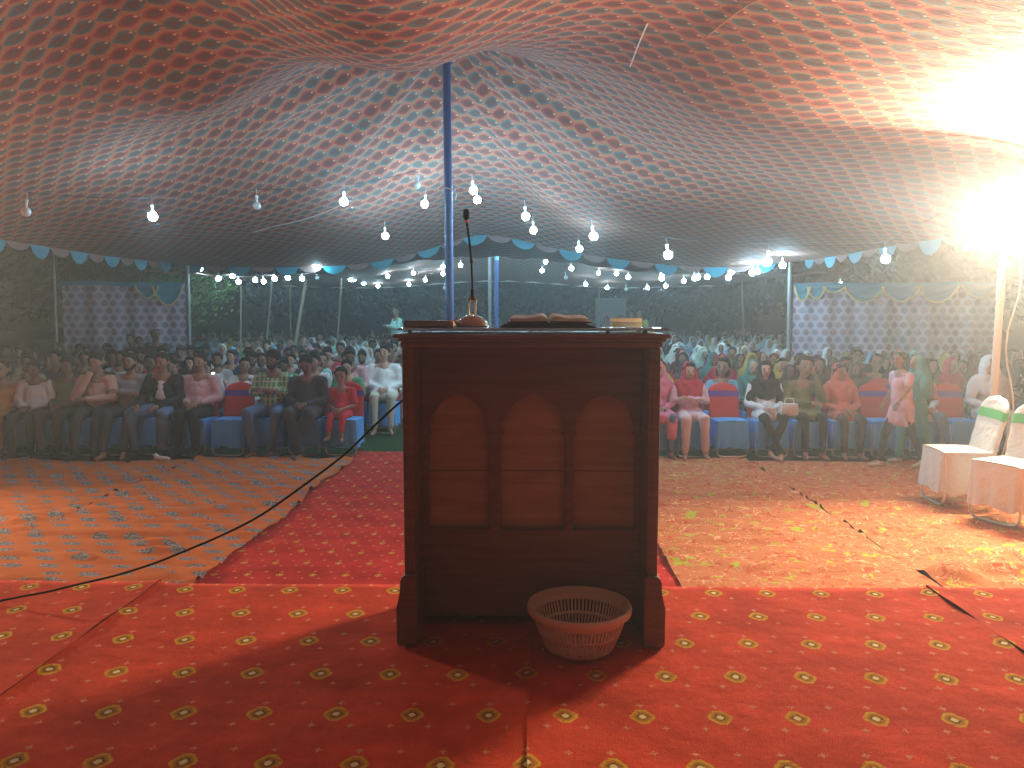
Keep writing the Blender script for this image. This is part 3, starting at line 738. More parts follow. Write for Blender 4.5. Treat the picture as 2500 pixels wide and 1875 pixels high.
# microphone
mp = atD(1024, 703, 2.90); t = empty('microphone', (mp.x - .006, 2.90, TZ + .001), 0, 'black gooseneck microphone on a domed chrome base with two brass prongs', 'microphone')
b = B(); b.lathe([(.060, 0), (.062, .004), (.058, .014), (.046, .030), (.026, .040), (.012, .044), (0, .045)], seg=32); b.build('base', CHR, t)
b = B(); b.tube([(.048 * math.cos(a), .048 * math.sin(a), .018) for a in np.linspace(0, 6.283, 28)[:-1]], .004, 6, closed=True)
b.tube([(-.05, -.04, .004), (-.062, -.05, .022), (-.05, -.052, .032)], .005, 6); b.build('base_trim', BRS, t)
for s in (-1, 1):
    b = B(); b.tube([(s * .011, 0, .040), (s * .012, 0, .085), (s * .011, 0, .100), (s * .004, 0, .116)], [.0022, .0022, .0055, .0025], 8); b.build('prong', BRS, t)
GN = plain('black gooseneck', (.015, .015, .017), .9, .05); goose = [(0, 0, .112), (0, 0, .16), (-.003, 0, .24), (-.010, -.006, .32), (-.018, -.02, .385)]
b = B(); b.tube(goose[:3], .0035, 8); b.tube(goose[2:], .0042, 8); b.tube([(0, 0, .10), (0, 0, .14)], .006, 8); b.tube([(-.003, 0, .237), (-.003, 0, .247)], .006, 8); b.build('gooseneck', GN, t)
b = B(); b.tube([(-.0185, -.021, .385), (-.0192, -.024, .393)], .0075, 12); b.build('ring', plain('pink red ring', (.6, .05, .12)), t)
b = B(); b.lathe([(0, .392), (.0075, .393), (.0115, .400), (.0125, .410), (.0115, .424), (.007, .432), (0, .434)], (-.0195, -.026, 0), 14); b.build('foam_head', BLK, t)
# black cable hanging from the lectern to the stage
c0 = atD(868, 866, 3.05); c1 = atZ(3, 1301, STAGE + .02); c2 = atZ(-60, 1306, STAGE + .02)
pix = [(868, 866), (800, 928), (740, 985), (640, 1060), (560, 1115), (480, 1156), (400, 1190), (330, 1218), (250, 1243), (170, 1262), (100, 1279), (50, 1288)]
b = B(); q0 = atD(868, 866, 3.05); P = [q0 + Vector((.10, 0, .03)), q0 + Vector((.05, 0, .025))]
for k, (x, y) in enumerate(pix): P.append(atD(x, y, 3.05 + (c1.y - 3.05) * (k / len(pix)) ** 1.2))
P += [c1, c2, c2 + Vector((-1.0, -.1, 0)), c2 + Vector((-2.6, -.5, 0)), c2 + Vector((-3.0, -.6, 0))]
for k in range(3, len(P)): P[k].z = max(P[k].z, STAGE + .028)
Q = []
for k in range(1, len(P) - 2):
    for j in range(4):
        t_ = j / 4; a, b_, c_, d_ = P[k - 1], P[k], P[k + 1], P[k + 2]
        Q.append(.5 * ((2 * b_) + (c_ - a) * t_ + (2 * a - 5 * b_ + 4 * c_ - d_) * t_ ** 2 + (3 * b_ - a - 3 * c_ + d_) * t_ ** 3))
b.tube(Q, .0045, 8); tag(b.build('black_cable', plain('cable rubber', (.018, .017, .014), .9, .05)), 'black cable sagging from the lectern down to the stage carpet', 'cable')
# basket
bk = empty('basket', (0, 0, 0), 0, 'round white plastic basket with slotted sides on the stage carpet', 'basket')
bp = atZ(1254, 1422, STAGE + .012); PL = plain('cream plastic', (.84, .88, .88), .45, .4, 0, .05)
bk.location = (bp.x, 2.692, STAGE + .013); bk.scale = (.92, .92, .95)
def basket_body():
    bm = bmesh.new(); seg = 144; rows = [(.0, .006), (.08, .006), (.118, .004), (.131, .012), (.138, .024), (.160, .075), (.164, .085), (.178, .128), (.180, .138), (.186, .152)]
    slots = {4, 6}; rings = []
    for r, z in rows:
        rings.append([bm.verts.new((r * math.cos(2 * math.pi * k / seg), r * math.sin(2 * math.pi * k / seg), z)) for k in range(seg)] if r else [bm.verts.new((0, 0, z))])
    for i, (A, D_) in enumerate(zip(rings, rings[1:])):
        for k in range(seg):
            j = (k + 1) % seg
            if i in slots and k % 2: continue
            if i == 1 and k % 2: continue
            if len(A) == 1: bm.faces.new((A[0], D_[j], D_[k]))
            else: bm.faces.new((A[k], A[j], D_[j], D_[k]))
    return bm
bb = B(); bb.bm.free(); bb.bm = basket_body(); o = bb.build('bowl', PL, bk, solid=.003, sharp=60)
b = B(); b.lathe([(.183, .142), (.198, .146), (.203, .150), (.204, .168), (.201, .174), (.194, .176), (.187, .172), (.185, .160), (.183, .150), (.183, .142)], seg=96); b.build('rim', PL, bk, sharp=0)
# ---------------------------------------------------------------- people
TS = bpy.data.scenes.new('scratch')
def ball_into(bm, c, r, rot=None, sub=2):
    M = Matrix.Translation(c)
    if rot: M = M @ rot
    bmesh.ops.create_icosphere(bm, subdivisions=sub, radius=1, matrix=M @ Matrix.Diagonal((*r, 1)))
def cone_into(bm, a, b, ra, rb, seg=12):
    a, b = Vector(a), Vector(b); d = b - a; L = d.length
    if L > 1e-5:
        M = Matrix.Translation((a + b) / 2) @ d.to_track_quat('Z', 'Y').to_matrix().to_4x4()
        bmesh.ops.create_cone(bm, cap_ends=True, segments=seg, radius1=ra, radius2=rb, depth=L, matrix=M)
    ball_into(bm, a, (ra,) * 3); ball_into(bm, b, (rb,) * 3)
def organic(name, prims, voxel=.016, it=4, lump=0, seed=0):
    """one continuous smooth skin grown over tapered limbs and rounded masses"""
    bm = bmesh.new()
    for p in prims:
        if p[0] == 'c': cone_into(bm, *p[1:])
        else: ball_into(bm, *p[1:])
    me = bpy.data.meshes.new('t'); bm.to_mesh(me); bm.free()
    o = bpy.data.objects.new('t', me); TS.collection.objects.link(o)
    m = o.modifiers.new('r', 'REMESH'); m.mode = 'VOXEL'; m.voxel_size = voxel
    m = o.modifiers.new('s', 'SMOOTH'); m.factor = .5; m.iterations = it
    vl = TS.view_layers[0]; vl.update(); out = bpy.data.meshes.new_from_object(o.evaluated_get(vl.depsgraph))
    bpy.data.objects.remove(o); bpy.data.meshes.remove(me); out.name = name
    if lump:
        for v in out.vertices:
            n = noise.noise(v.co * 11 + Vector((seed, 0, 0))) + .5 * noise.noise(v.co * 27 + Vector((0, seed, 0)))
            v.co += v.normal * lump * n
    out.polygons.foreach_set('use_smooth', [True] * len(out.polygons))
    return out
def hand_into(bm, w_, d_, up, side, grip=.5):
    """palm, four fingers of unequal length with a knuckle bend, and a thumb from the palm's side"""
    d_ = d_.normalized(); up = (up - d_ * up.dot(d_)).normalized(); s_ = d_.cross(up) * side
    cone_into(bm, w_, w_ + d_ * .075, .019, .027, 8)
    for k, (o_, l_) in enumerate(((-.027, .058), (-.009, .070), (.009, .066), (.026, .050))):
        a = w_ + d_ * .085 + s_ * o_; b_ = a + (d_ * (1 - grip * .4) - up * grip * .5).normalized() * l_ * .55
        c_ = b_ + (d_ * (1 - grip) - up * grip * 1.2).normalized() * l_ * .5
        cone_into(bm, a, b_, .0095, .0085, 6); cone_into(bm, b_, c_, .0085, .007, 6)
    a = w_ + d_ * .03 - s_ * .022; b_ = a + (d_ * .7 - s_ * .7).normalized() * .035; cone_into(bm, a, b_, .012, .010, 6)
    cone_into(bm, b_, b_ + (d_ - s_ * .15 - up * grip * .5).normalized() * .028, .010, .008, 6)
EYEM = plain('eyes and brows', (.012, .009, .008), .8, .1); LIPM = plain('lips', (.20, .06, .05), .5)
SKIN = [Mat(n, .55, .3, 0, c).m for n, c in (('brown skin', (.30, .155, .10)), ('dark skin', (.19, .095, .062)), ('light brown skin', (.46, .27, .185)))]
HAIRM = plain('black hair', (.012, .010, .010), .85, .12, 0, .3, 60); GREYH = plain('grey hair', (.25, .24, .23), .7, .2, 0, .3, 60)
V = Vector
def skeleton(p):
    """joints of a figure facing -Y, origin on the floor; sit or stand"""
    j = {}; lean = p.get('lean', 0); sl = p.get('slump', 0)
    if p.get('stand'):
        st = p.get('stride', .0)
        j['pel'] = V((0, .0, .92)); j['chest'] = V((0, -.01 - lean * .5, 1.20)); j['neck'] = V((0, -.01 - lean, 1.42))
        j['hipL'], j['hipR'] = V((-.09, 0, .90)), V((.09, 0, .90))
        j['kneL'], j['kneR'] = V((-.10, -st * .5 - .02, .49)), V((.10, st * .4 - .03, .49))
        j['ankL'], j['ankR'] = V((-.10, -st * .7, .085)), V((.10, st * .9, .10 + st * .1))
        j['toeL'], j['toeR'] = V((-.11, -st * .7 - .15, .03)), V((.11, st * .9 - .14, .03))
    else:
        kw = p.get('knees', .12); kf = p.get('kf', 0)
        j['pel'] = V((0, .10, .54)); j['chest'] = V((0, .15 - lean * .5, .80 - sl * .5)); j['neck'] = V((0, .13 - lean, 1.00 - sl))
        j['hipL'], j['hipR'] = V((-.085, .06, .53)), V((.085, .06, .53))
        j['kneL'], j['kneR'] = V((-kw, -.34 + kf, .53)), V((kw, -.34 + kf, .53))
        fx = p.get('feet', .11); fy = p.get('fy', -.36)
        j['ankL'], j['ankR'] = V((-fx, fy, .085)), V((fx, fy + .02, .085))
        if p.get('ankles'):   # crossed ankles
            j['ankL'], j['ankR'] = V((.05, fy - .10, .085)), V((-.06, fy - .04, .10))
        if p.get('dangle'): j['ankL'], j['ankR'] = V((-.11, -.34, .24)), V((.09, -.32, .22)); j['kneL'], j['kneR'] = V((-.10, -.24, .53)), V((.10, -.24, .53))
        j['toeL'], j['toeR'] = j['ankL'] + V((-.03, -.14, -.055)), j['ankR'] + V((.03, -.14, -.055))
        if p.get('over') :    # one leg laid over the other knee
            j['kneR'] = V((.06, -.32, .62)); j['ankR'] = V((-.16, -.40, .30)); j['toeR'] = V((-.20, -.53, .27))
    n = j['neck']; sw = .185
    j['shL'], j['shR'] = n + V((-sw + .012, .015, -.085)), n + V((sw - .012, .015, -.085))
    z0 = n.z; y0 = n.y; arm = p.get('arms', 'lap')
    def setarm(s, e, w_): j['el' + s] = e; j['wr' + s] = w_
    if arm == 'lap':
        for s, k in (('L', -1), ('R', 1)): setarm(s, n + V((k * .23, -.02, -.32)), V((k * .06, y0 - .27, .64 if not p.get('stand') else z0 - .42)))
    elif arm == 'knees':
        for s, k in (('L', -1), ('R', 1)): setarm(s, n + V((k * .25, -.05, -.31)), V((k * .13, y0 - .36, .625)))
    elif arm == 'cross':
        setarm('L', n + V((-.235, -.06, -.27)), n + V((.05, -.22, -.24))); setarm('R', n + V((.235, -.06, -.27)), n + V((-.05, -.235, -.215)))
    elif arm == 'chin':
        setarm('L', n + V((-.235, -.10, -.30)), n + V((-.02, -.15, .02))); setarm('R', n + V((.22, -.10, -.30)), n + V((-.06, -.22, -.30)))
    elif arm == 'chin2':
        setarm('R', n + V((.24, -.12, -.26)), n + V((.11, -.12, .07))); setarm('L', n + V((-.24, -.06, -.29)), n + V((.03, -.24, -.29)))
    elif arm == 'walk':
        setarm('L', n + V((-.25, .05, -.28)), n + V((-.26, -.06, -.51))); setarm('R', n + V((.25, -.06, -.27)), n + V((.27, -.20, -.42)))
    elif arm == 'up':
        setarm('R', n + V((.27, -.05, .12)), n + V((.20, -.10, .36))); setarm('L', n + V((-.23, -.02, -.32)), V((-.06, y0 - .27, .64)))
    j['hd'] = n + V((0, -.012, .135))
    return j
def person_meshes(p):
    """body (one skin), top, bottom, hair / scarf meshes for a pose"""
    j = skeleton(p); fem = p.get('fem'); kid = p.get('kid'); vx = p.get('vx', .017); st = p.get('stand')
    hr = Matrix.Rotation(R(p.get('yaw', 0)), 4, 'Z') @ Matrix.Rotation(R(p.get('nod', 0)), 4, 'X') @ Matrix.Rotation(R(p.get('tilt', 0)), 4, 'Y')
    hs = 1.28 if kid else 1.0
    n = j['neck']; piv = n + V((0, 0, .03))
    def H(x, y, z): return piv + hr @ (V((x, y - .012, z + .105)) * hs)
    def HR(*r): return tuple(k * hs for k in r)
    sw = .88 if fem or kid else 1.0; belly = p.get('belly', 0)
    body = [('c', j['pel'], j['chest'], .12 * sw, .12 * sw), ('c', j['chest'], n + V((0, .01, -.07)), .12 * sw, .085), ('c', n + V((0, .01, -.06)), n + V((0, -.005, .07)), .052 * sw, .047 * sw),
            ('e', H(0, .012, .022), HR(.076, .093, .094), hr), ('e', H(0, -.030, -.045), HR(.053, .055, .062), hr), ('e', H(0, -.022, -.01), HR(.066, .070, .075), hr),
            ('c', H(0, -.088, .004), H(0, -.104, -.026), .010 * hs, .015 * hs), ('e', H(0, -.062, -.088), HR(.022, .018, .016), hr),
            ('e', H(-.077, .012, -.008), HR(.012, .02, .030), hr), ('e', H(.077, .012, -.008), HR(.012, .02, .030), hr)]
    for s in 'LR':
        body += [('c', n + V((0, .01, -.05)), j['sh' + s], .055, .056 * sw), ('c', j['sh' + s], j['el' + s], .048 * sw, .038 * sw), ('c', j['el' + s], j['wr' + s], .036 * sw, .024 * sw),
                 ('c', j['hip' + s], j['kne' + s], .080 * sw, .053 * sw), ('c', j['kne' + s], j['ank' + s], .050 * sw, .033 * sw),
                 ('c', j['ank' + s] + V((0, .03, -.04)), j['toe' + s], .034, .026), ('c', j['ank' + s], j['ank' + s] + V((0, .0, -.03)), .034, .036)]
    bodym = organic('body', body, min(vx, .014), 3)
    bm = bmesh.new(); bm.from_mesh(bodym)
    nb = len(bm.faces)
    for s, k in (('L', -1), ('R', 1)):
        d = j['wr' + s] - j['el' + s]; up = V((0, -.4, 1)) if abs(d.normalized().z) < .8 else V((0, -1, 0))
        hand_into(bm, j['wr' + s], d, up, k, .55)
    bm.faces.ensure_lookup_table(); k0 = len(bm.faces)
    for sx in (-1, 1):
        ball_into(bm, H(sx * .031, -.089, .002), HR(.015, .010, .0085), hr, 1); ball_into(bm, H(sx * .032, -.094, .026), HR(.021, .009, .0055), hr, 1)
    bm.faces.ensure_lookup_table(); k1 = len(bm.faces)
    ball_into(bm, H(0, -.088, -.053), HR(.023, .008, .007), hr, 1)
    bm.faces.ensure_lookup_table()
    if p.get('beard') or p.get('tache'):
        kb = len(bm.faces); ball_into(bm, H(0, -.095, -.040), HR(.026, .008, .006), hr, 1); bm.faces.ensure_lookup_table()
        for f in bm.faces[kb:]: f.material_index = 1
    for f in bm.faces[k0:k1]: f.material_index = 1
    for f in bm.faces[k1:k1 + 80]: f.material_index = 2
    for f in bm.faces: f.smooth = True
    bm.to_mesh(bodym); bm.free()
    out = {'body': bodym}
    g = .016  # cloth thickness
    sl = p.get('sleeve', .97)
    top = [('c', j['pel'] + V((0, 0, .0)), j['chest'], .145 * sw + g + belly, .138 * sw + g), ('c', j['chest'], n + V((0, .015, -.085)), .130 * sw + g, .078), ('c', j['pel'], j['pel'] + V((0, -.05 - belly, .10)), .13 * sw, .12 * sw)]
    for s, k in (('L', -1), ('R', 1)):
        w_ = j['el' + s].lerp(j['wr' + s], sl) if sl > 0 else j['sh' + s].lerp(j['el' + s], 1 + sl)
        top += [('c', n + V((0, .015, -.06)), j['sh' + s], .055, .060 * sw + .3 * g), ('c', j['sh' + s], j['el' + s], .062 * sw + g * .5, .052 * sw + g * .4)] if sl > 0 else [('c', n + V((0, .015, -.06)), j['sh' + s], .055, .060 * sw + .3 * g), ('c', j['sh' + s], w_, .062 * sw + g * .5, .056 * sw + g * .4)]
        if sl > 0: top.append(('c', j['el' + s], w_, .050 * sw + g * .4, .038 * sw))
        top.append(('c', j['chest'] + V((0, 0, .03)), j['sh' + s] + V((0, 0, -.03)), .10 * sw, .05))
    if p.get('long'):   # kurta / kameez falling over the lap
        kz = j['kneL'].lerp(j['hipL'], .1 if p['long'] > 1 else .4); kz2 = j['kneR'].lerp(j['hipR'], .1 if p['long'] > 1 else .4)
        top += [('c', j['hipL'], kz, .105 * sw + g, .085 * sw), ('c', j['hipR'], kz2, .105 * sw + g, .085 * sw), ('c', (j['hipL'] + j['hipR']) / 2, (kz + kz2) / 2, .10, .075)]
        if p['long'] > 1: top += [('c', kz, kz + V((0, -.05, -.22)) if not st else kz + V((0, 0, -.1)), .085, .07), ('c', kz2, kz2 + V((0, -.05, -.22)) if not st else kz2 + V((0, 0, -.1)), .085, .07)]
    out['top'] = organic('top', top, vx, 3, .010, p.get('seed', 0))
    bag = p.get('bag', .0)
    low = [('c', j['hipL'], j['hipR'], .118 * sw, .118 * sw), ('c', j['pel'], j['pel'] + V((0, 0, .04)), .12 * sw, .115 * sw)]
    for s in 'LR':
        a2 = j['kne' + s].lerp(j['ank' + s], p.get('hem', .93))
        low += [('c', j['hip' + s], j['kne' + s], .094 * sw + bag, .068 * sw + bag), ('c', j['kne' + s], a2, .066 * sw + bag, .048 * sw + bag * .8)]
    out['low'] = organic('low', low, vx, 3, .009, p.get('seed', 0) + 5)
    if p.get('shoes'):
        for s in 'LR': out['shoe' + s] = organic('shoe', [('c', j['ank' + s] + V((0, .035, -.045)), j['toe' + s], .042, .036), ('c', j['ank' + s], j['ank' + s] + V((0, 0, -.03)), .042, .042)], .015, 2)
    if p.get('hair', 1):
        big = p.get('hairbig', 0); hair = [('e', H(0, .028, .042), HR(.081 + big, .092 + big, .084 + big), hr), ('c', H(-.045, -.045, .096), H(.045, -.045, .090), .019 * hs, .022 * hs), ('e', H(0, .045, -.01), HR(.074, .066, .070), hr)]
        for sx in (-1, 1): hair.append(('c', H(sx * .073, -.01, .05), H(sx * .073, -.008, .010), .016 * hs, .011 * hs))
        if fem: hair += [('c', H(0, .07, 0), H(0, .09, -.13), .07, .05), ('c', H(-.065, .02, .03), H(-.06, .04, -.10), .035, .03), ('c', H(.065, .02, .03), H(.06, .04, -.10), .035, .03)]
        if p.get('bald'): hair = [('c', H(-.076, .02, -.01), H(-.04, .088, -.01), .014, .02), ('c', H(.076, .02, -.01), H(.04, .088, -.01), .014, .02), ('c', H(.04, .088, -.01), H(-.04, .088, -.01), .02, .02)]
        out['hair'] = organic('hair', hair, .011, 2, .005, 3)
    if p.get('beard'):
        out['beard'] = organic('beard', [('c', H(-.060, -.02, -.03), H(-.045, -.045, -.075), .014, .022), ('c', H(.060, -.02, -.03), H(.045, -.045, -.075), .014, .022), ('c', H(-.045, -.045, -.078), H(0, -.078, -.092), .022, .024), ('c', H(.045, -.045, -.078), H(0, -.078, -.092), .022, .024)], .010, 2, .003)
    if p.get('scarf'):
        sc = [('e', H(0, .034, .014), HR(.098, .103, .118), hr), ('c', H(-.072, .0, -.04), n + V((-.09, -.02, -.03)), .042, .055), ('c', H(.072, .0, -.04), n + V((.09, -.02, -.03)), .042, .055),
              ('c', H(0, .09, -.02), n + V((0, .09, -.10)), .075, .09), ('c', n + V((-.07, -.05, -.04)), n + V((.07, -.055, -.045)), .052, .052),
              ('c', n + V((-.13, .0, -.05)), n + V((-.06, -.08, -.20)), .072, .065), ('c', n + V((.13, .0, -.05)), n + V((.06, -.08, -.20)), .072, .065), ('c', n + V((.0, -.07, -.10)), n + V((0, -.10, -.24)), .07, .05)]
        if p['scarf'] > 1: sc += [('c', n + V((-.15, .02, -.07)), n + V((-.21, -.02, -.26)), .07, .06), ('c', n + V((.15, .02, -.07)), n + V((.21, -.02, -.26)), .07, .06), ('c', n + V((0, .11, -.1)), n + V((0, .12, -.35)), .13, .13)]
        out['scarf'] = organic('scarf', sc, .015, 3, .006, p.get('seed', 0))
    out['j'] = j
    return out
PARTN = {'top': 'shirt', 'low': 'trousers', 'hair': 'hair', 'beard': 'beard', 'scarf': 'headscarf', 'shoeL': 'shoe', 'shoeR': 'shoe'}
def person(pm, loc, rz, sc, mats, label, cat='person', group=None, parts=None):
    """links one figure; meshes may be shared, materials sit on the object"""
    def mk(name, me, ms, par=None):
        if len(me.materials) < len(ms):
            ix = [q.material_index for q in me.polygons]; me.materials.clear()
            for m in ms: me.materials.append(m)
            me.polygons.foreach_set('material_index', ix)
        o = bpy.data.objects.new(name, me)
        for i, m in enumerate(ms): o.material_slots[i].link = 'OBJECT'; o.material_slots[i].material = m
        return link(o, par)
    o = mk('person', pm['body'], [mats['skin'], EYEM, LIPM]); o.location = loc; o.rotation_euler = (0, 0, rz); o.scale = (sc,) * 3 if not isinstance(sc, tuple) else sc
    for k in PARTN:
        if k in pm and (parts is None or k in parts):
            mk(PARTN[k], pm[k], [mats.get('shoes' if k[:4] == 'shoe' else k, HAIRM)], o)
    return tag(o, label, cat, group)
col = {}
def F(name, c, **k):
    if name not in col: col[name] = cloth(name + ' fabric', c, .14, .9, 12, .5, .012)
    return col[name]
WHITE = F('white', (.66, .66, .64)); PINK = F('pink', (.56, .34, .36)); GREY = F('grey', (.25, .25, .27)); BLACK = F('black', (.018, .018, .02)); CHARC = F('charcoal', (.055, .055, .062))
JEAN = F('blue denim', (.09, .15, .26)); DBRN = F('dark brown', (.06, .045, .035)); REDC = F('red', (.52, .03, .05)); CRIM = F('crimson', (.42, .015, .045)); ORNG = F('orange', (.50, .22, .05)); CREAM = F('cream', (.52, .48, .36))
LBLUE = F('light blue', (.16, .40, .55)); TEAL = F('teal', (.04, .24, .22)); GREEN = F('green', (.08, .25, .13)); MUST = F('mustard', (.50, .38, .08)); PURP = F('purple', (.16, .06, .24)); MARO = F('maroon', (.14, .02, .03)); NAVY = F('navy', (.025, .035, .09)); MINT = F('mint', (.35, .62, .55)); CORAL = F('coral', (.58, .14, .10)); LPINK = F('pale pink', (.66, .40, .48)); TAN = F('tan', (.38, .28, .18)); OLIV = F('olive', (.14, .15, .06))
plm = Mat('yellow and teal check', .9, .1); px_, py_, pz_ = plm.coord()
c = plm.mix((px_ * 18).frac().lt(.38), (.05, .26, .30), (.50, .48, .06)); c = plm.mix(((pz_ * 15).frac().lt(.22)) * .6, c, (.55, .50, .30)); plm.base(c); plm.bump(plm.noise(16, 3, .6, plm.vec), .5, .012); PLAID = plm.m
stm = Mat('pink stripe cotton', .9, .1); a_, b_, c_ = stm.coord(); stm.base(stm.mix((a_ * 60).frac().lt(.4), (.62, .30, .36), (.70, .50, .52))); stm.bump(stm.noise(16, 3, .6, stm.vec), .5, .012); STRIPE = stm.m

# ---------------------------------------------------------------- chairs
def chair_proto(back, sash, skirt, full=True):
    t = empty('banquet_chair', (0, 0, 0))
    b = B()
    Wb = .205
    def bk(u, v):   # front and rear shell of the rounded back cover
        a = u * 2 * math.pi; z = .45 + .48 * v; w_ = Wb * (1 - max(0, (v - .66) / .34) ** 2.4) ** .5 if v < 1 else 0.004
        yy = .17 + .11 * v; x = math.copysign(abs(math.cos(a)) ** .35, math.cos(a)) * w_; y = yy + math.copysign(abs(math.sin(a)) ** .6, math.sin(a)) * .024 * (1 if v < .97 else .4)
        return (x + .003 * math.sin(v * 23 + u * 9), y, z)
    b.grid(bk, 28, 22); b.build('back_cover', back, t, sharp=0)
    b = B(); b.grid(lambda u, v: (lambda q: (q[0] * 1.025, .17 + .11 * (.60 + .15 * v) + (q[1] - (.17 + .11 * (.60 + .15 * v))) * 1.25, q[2] + .01 * math.sin(u * 11)))(bk(u, .60 + .155 * v)), 28, 4); b.build('sash', sash, t, sharp=0)
    b = B(); b.grid(lambda u, v: ((u - .5) * .42 * (1 - .0 * v), -.235 + .42 * v, .47 + .018 * math.sin(math.pi * u) ** .4 * math.sin(math.pi * min(1, v + .08)) ** .4), 12, 12)
    P = [(-.212, .18), (-.214, .0), (-.212, -.18), (-.200, -.228), (-.15, -.242), (0, -.246), (.15, -.242), (.200, -.228), (.212, -.18), (.214, 0), (.212, .18)]
    Q = []
    for p, q in zip(P, P[1:]):
        for k in range(5): Q.append((p[0] + (q[0] - p[0]) * k / 5, p[1] + (q[1] - p[1]) * k / 5))
    Q.append(P[-1]); n = len(Q) - 1
    def sk(u, v):
        i = min(n, int(round(u * n))); x, y = Q[i]; f = .010 * v * (math.sin(i * 1.25) + .6 * math.sin(i * 2.7 + v * 3)); L = math.hypot(x, y)
        return (x * (1 + .04 * v) + x / L * f, y * (1 + .05 * v) + y / L * f, .485 - .012 - .345 * v + .014 * v * math.sin(i * .55 + 1))
    b.grid(sk, n, 9); b.build('seat_cover', skirt, t, sharp=0)
    if full:
        b = B()
        b.tube([(-.20, -.20, .44), (-.20, -.215, .10), (-.195, -.22, .05), (-.165, -.222, .022), (-.1, -.222, .014), (.1, -.222, .014), (.165, -.222, .022), (.195, -.22, .05), (.20, -.215, .10), (.20, -.20, .44)], .0115, 8)
        b.tube([(-.19, .26, .014), (-.19, .22, .06), (-.195, -.02, .44)], .0115, 8); b.tube([(.19, .26, .014), (.19, .22, .06), (.195, -.02, .44)], .0115, 8); b.tube([(-.19, .24, .03), (.19, .24, .03)], .0115, 8)
        b.build('steel_frame', GALV2, t)
    return t
GALV2 = plain('bright steel tube', (.55, .55, .52), .3, .5, .6)
RC = cloth('red satin cover', (.50, .025, .025), .1, .6); PS = cloth('purple sash', (.10, .035, .26), .1, .5); BC = cloth('blue skirt satin', (.10, .40, .85), .12, .5); WC = cloth('white cover', (.70, .70, .66), .08, .8, 5, .9, .03); GSH = cloth('green sash', (.06, .42, .10), .1, .5)
def dup(root, loc, rz, label, cat=None, group=None, skip=()):
    r = root.copy(); C.objects.link(r); r.location = loc; r.rotation_euler = (0, 0, rz)
    for k in ('label', 'category', 'group'):
        if k in r: del r[k]
    for ch in list(root.children):
        if ch.name.split('.')[0] in skip: continue
        q = ch.copy(); C.objects.link(q); q.parent = r
    return tag(r, label, cat, group)
def drop(root):
    for ch in list(root.children): bpy.data.objects.remove(ch)
    bpy.data.objects.remove(root)
CH = chair_proto(RC, PS, BC); CHW = chair_proto(WC, GSH, WC)
GC = 'red and blue covered banquet chairs of the audience'
# two white chairs on the flowered carpet
for cx_, cy_, rz_, l_ in ((3.66, 6.50, -93, 'the farther one right before the floodlight post'), (3.76, 5.93, -66, 'the nearer one cut by the photo edge')):
    q = dup(CHW, (cx_ * G, cy_ * G, .03), R(rz_), 'white covered chair with green sash, ' + l_, 'chair', 'white covered chairs with green sashes'); q.scale = (1.12,) * 3
# ---------------------------------------------------------------- front row, each figure posed
def hero(x, y, p, mats, label, rz=0, sc=1.0, cat='person', z=.02):
    p.setdefault('vx', .015); pm = person_meshes(p); m = {'skin': SKIN[0], 'top': WHITE, 'low': BLACK}; m.update(mats)
    return person(pm, (x * G, y, z), rz, sc, m, label, cat)
FY = 10.0
for x, lab in ((-2.12, 'red and blue covered chair holding the small child in red'), (-2.54, 'covered chair under the man in the dark kurta'), (-2.97, 'covered chair under the man in the yellow check shirt'),
               (-3.40, 'empty covered chair between the pink shirt man and the check shirt man'), (-3.83, 'covered chair under the man in the open pink shirt'), (-4.25, 'covered chair under the youth in the black jacket'),
               (-4.65, 'covered chair under the man in the grey shirt'), (-5.03, 'covered chair under the man with hand on face'), (-5.42, 'covered chair under the darkly dressed youth'), (-5.82, 'covered chair under the boy in the white shirt'), (-6.22, 'covered chair under the child in orange'),
               (1.46, 'covered chair half hidden by the lectern edge, women side'), (1.86, 'covered chair under the girl with the red headscarf'), (2.30, 'empty covered chair between red scarf girl and black scarf girl'),
               (2.74, 'covered chair under the girl with the black headscarf'), (3.17, 'covered chair under the seated child in dark clothes'), (3.60, 'covered chair under the woman in coral'), (4.03, 'covered chair behind the walking girl in pink'),
               (4.46, 'covered chair under the woman in the red scarf and white sleeves'), (4.90, 'empty covered chair next to the woman in white sleeves'), (5.33, 'covered chair under the hazy person in white by the post')):
    dup(CH, (x * G, FY + random.uniform(-.03, .03), .015), R(random.uniform(-3, 3)), lab, 'chair', GC)
hero(-2.16, FY - .02, dict(kid=1, dangle=1, arms='lap', sleeve=-.2, hem=.75, nod=6, long=1), dict(top=REDC, low=REDC, skin=SKIN[0]), 'small child in red clothes sitting with bare dangling feet beside the aisle', 0, .80, z=.11)
hero(-2.55, FY, dict(arms='lap', long=1, nod=22, lean=.07, slump=.02, ankles=1, bag=.018, belly=.02, hairbig=.004), dict(top=CHARC, low=CHARC, skin=SKIN[1]), 'man in dark kurta looking down with clasped hands and bare crossed feet', 0, 1.06)
hero(-2.97, FY, dict(arms='cross', beard=1, hairbig=.014, knees=.17, yaw=-6, sleeve=.6, seed=3), dict(top=PLAID, low=JEAN, shoes=DBRN, skin=SKIN[1]), 'bearded man with bushy hair and folded arms in a yellow check shirt', 0, 1.08)
hero(-3.83, FY, dict(arms='lap', tache=1, knees=.09, shoes=1, sleeve=.75, slump=-.01, seed=4), dict(top=PINK, low=BLACK, shoes=BLACK), 'moustached man in a pink shirt and black trousers with hands in lap', 0, 1.04)
hero(-4.24, FY, dict(arms='knees', knees=.20, feet=.16, lean=.08, tilt=6, nod=8, shoes=1, seed=8, bag=.008, kf=-.02), dict(top=BLACK, low=JEAN, shoes=DBRN), 'youth in a black jacket over a white tee, knees wide apart', R(-4), 1.06)
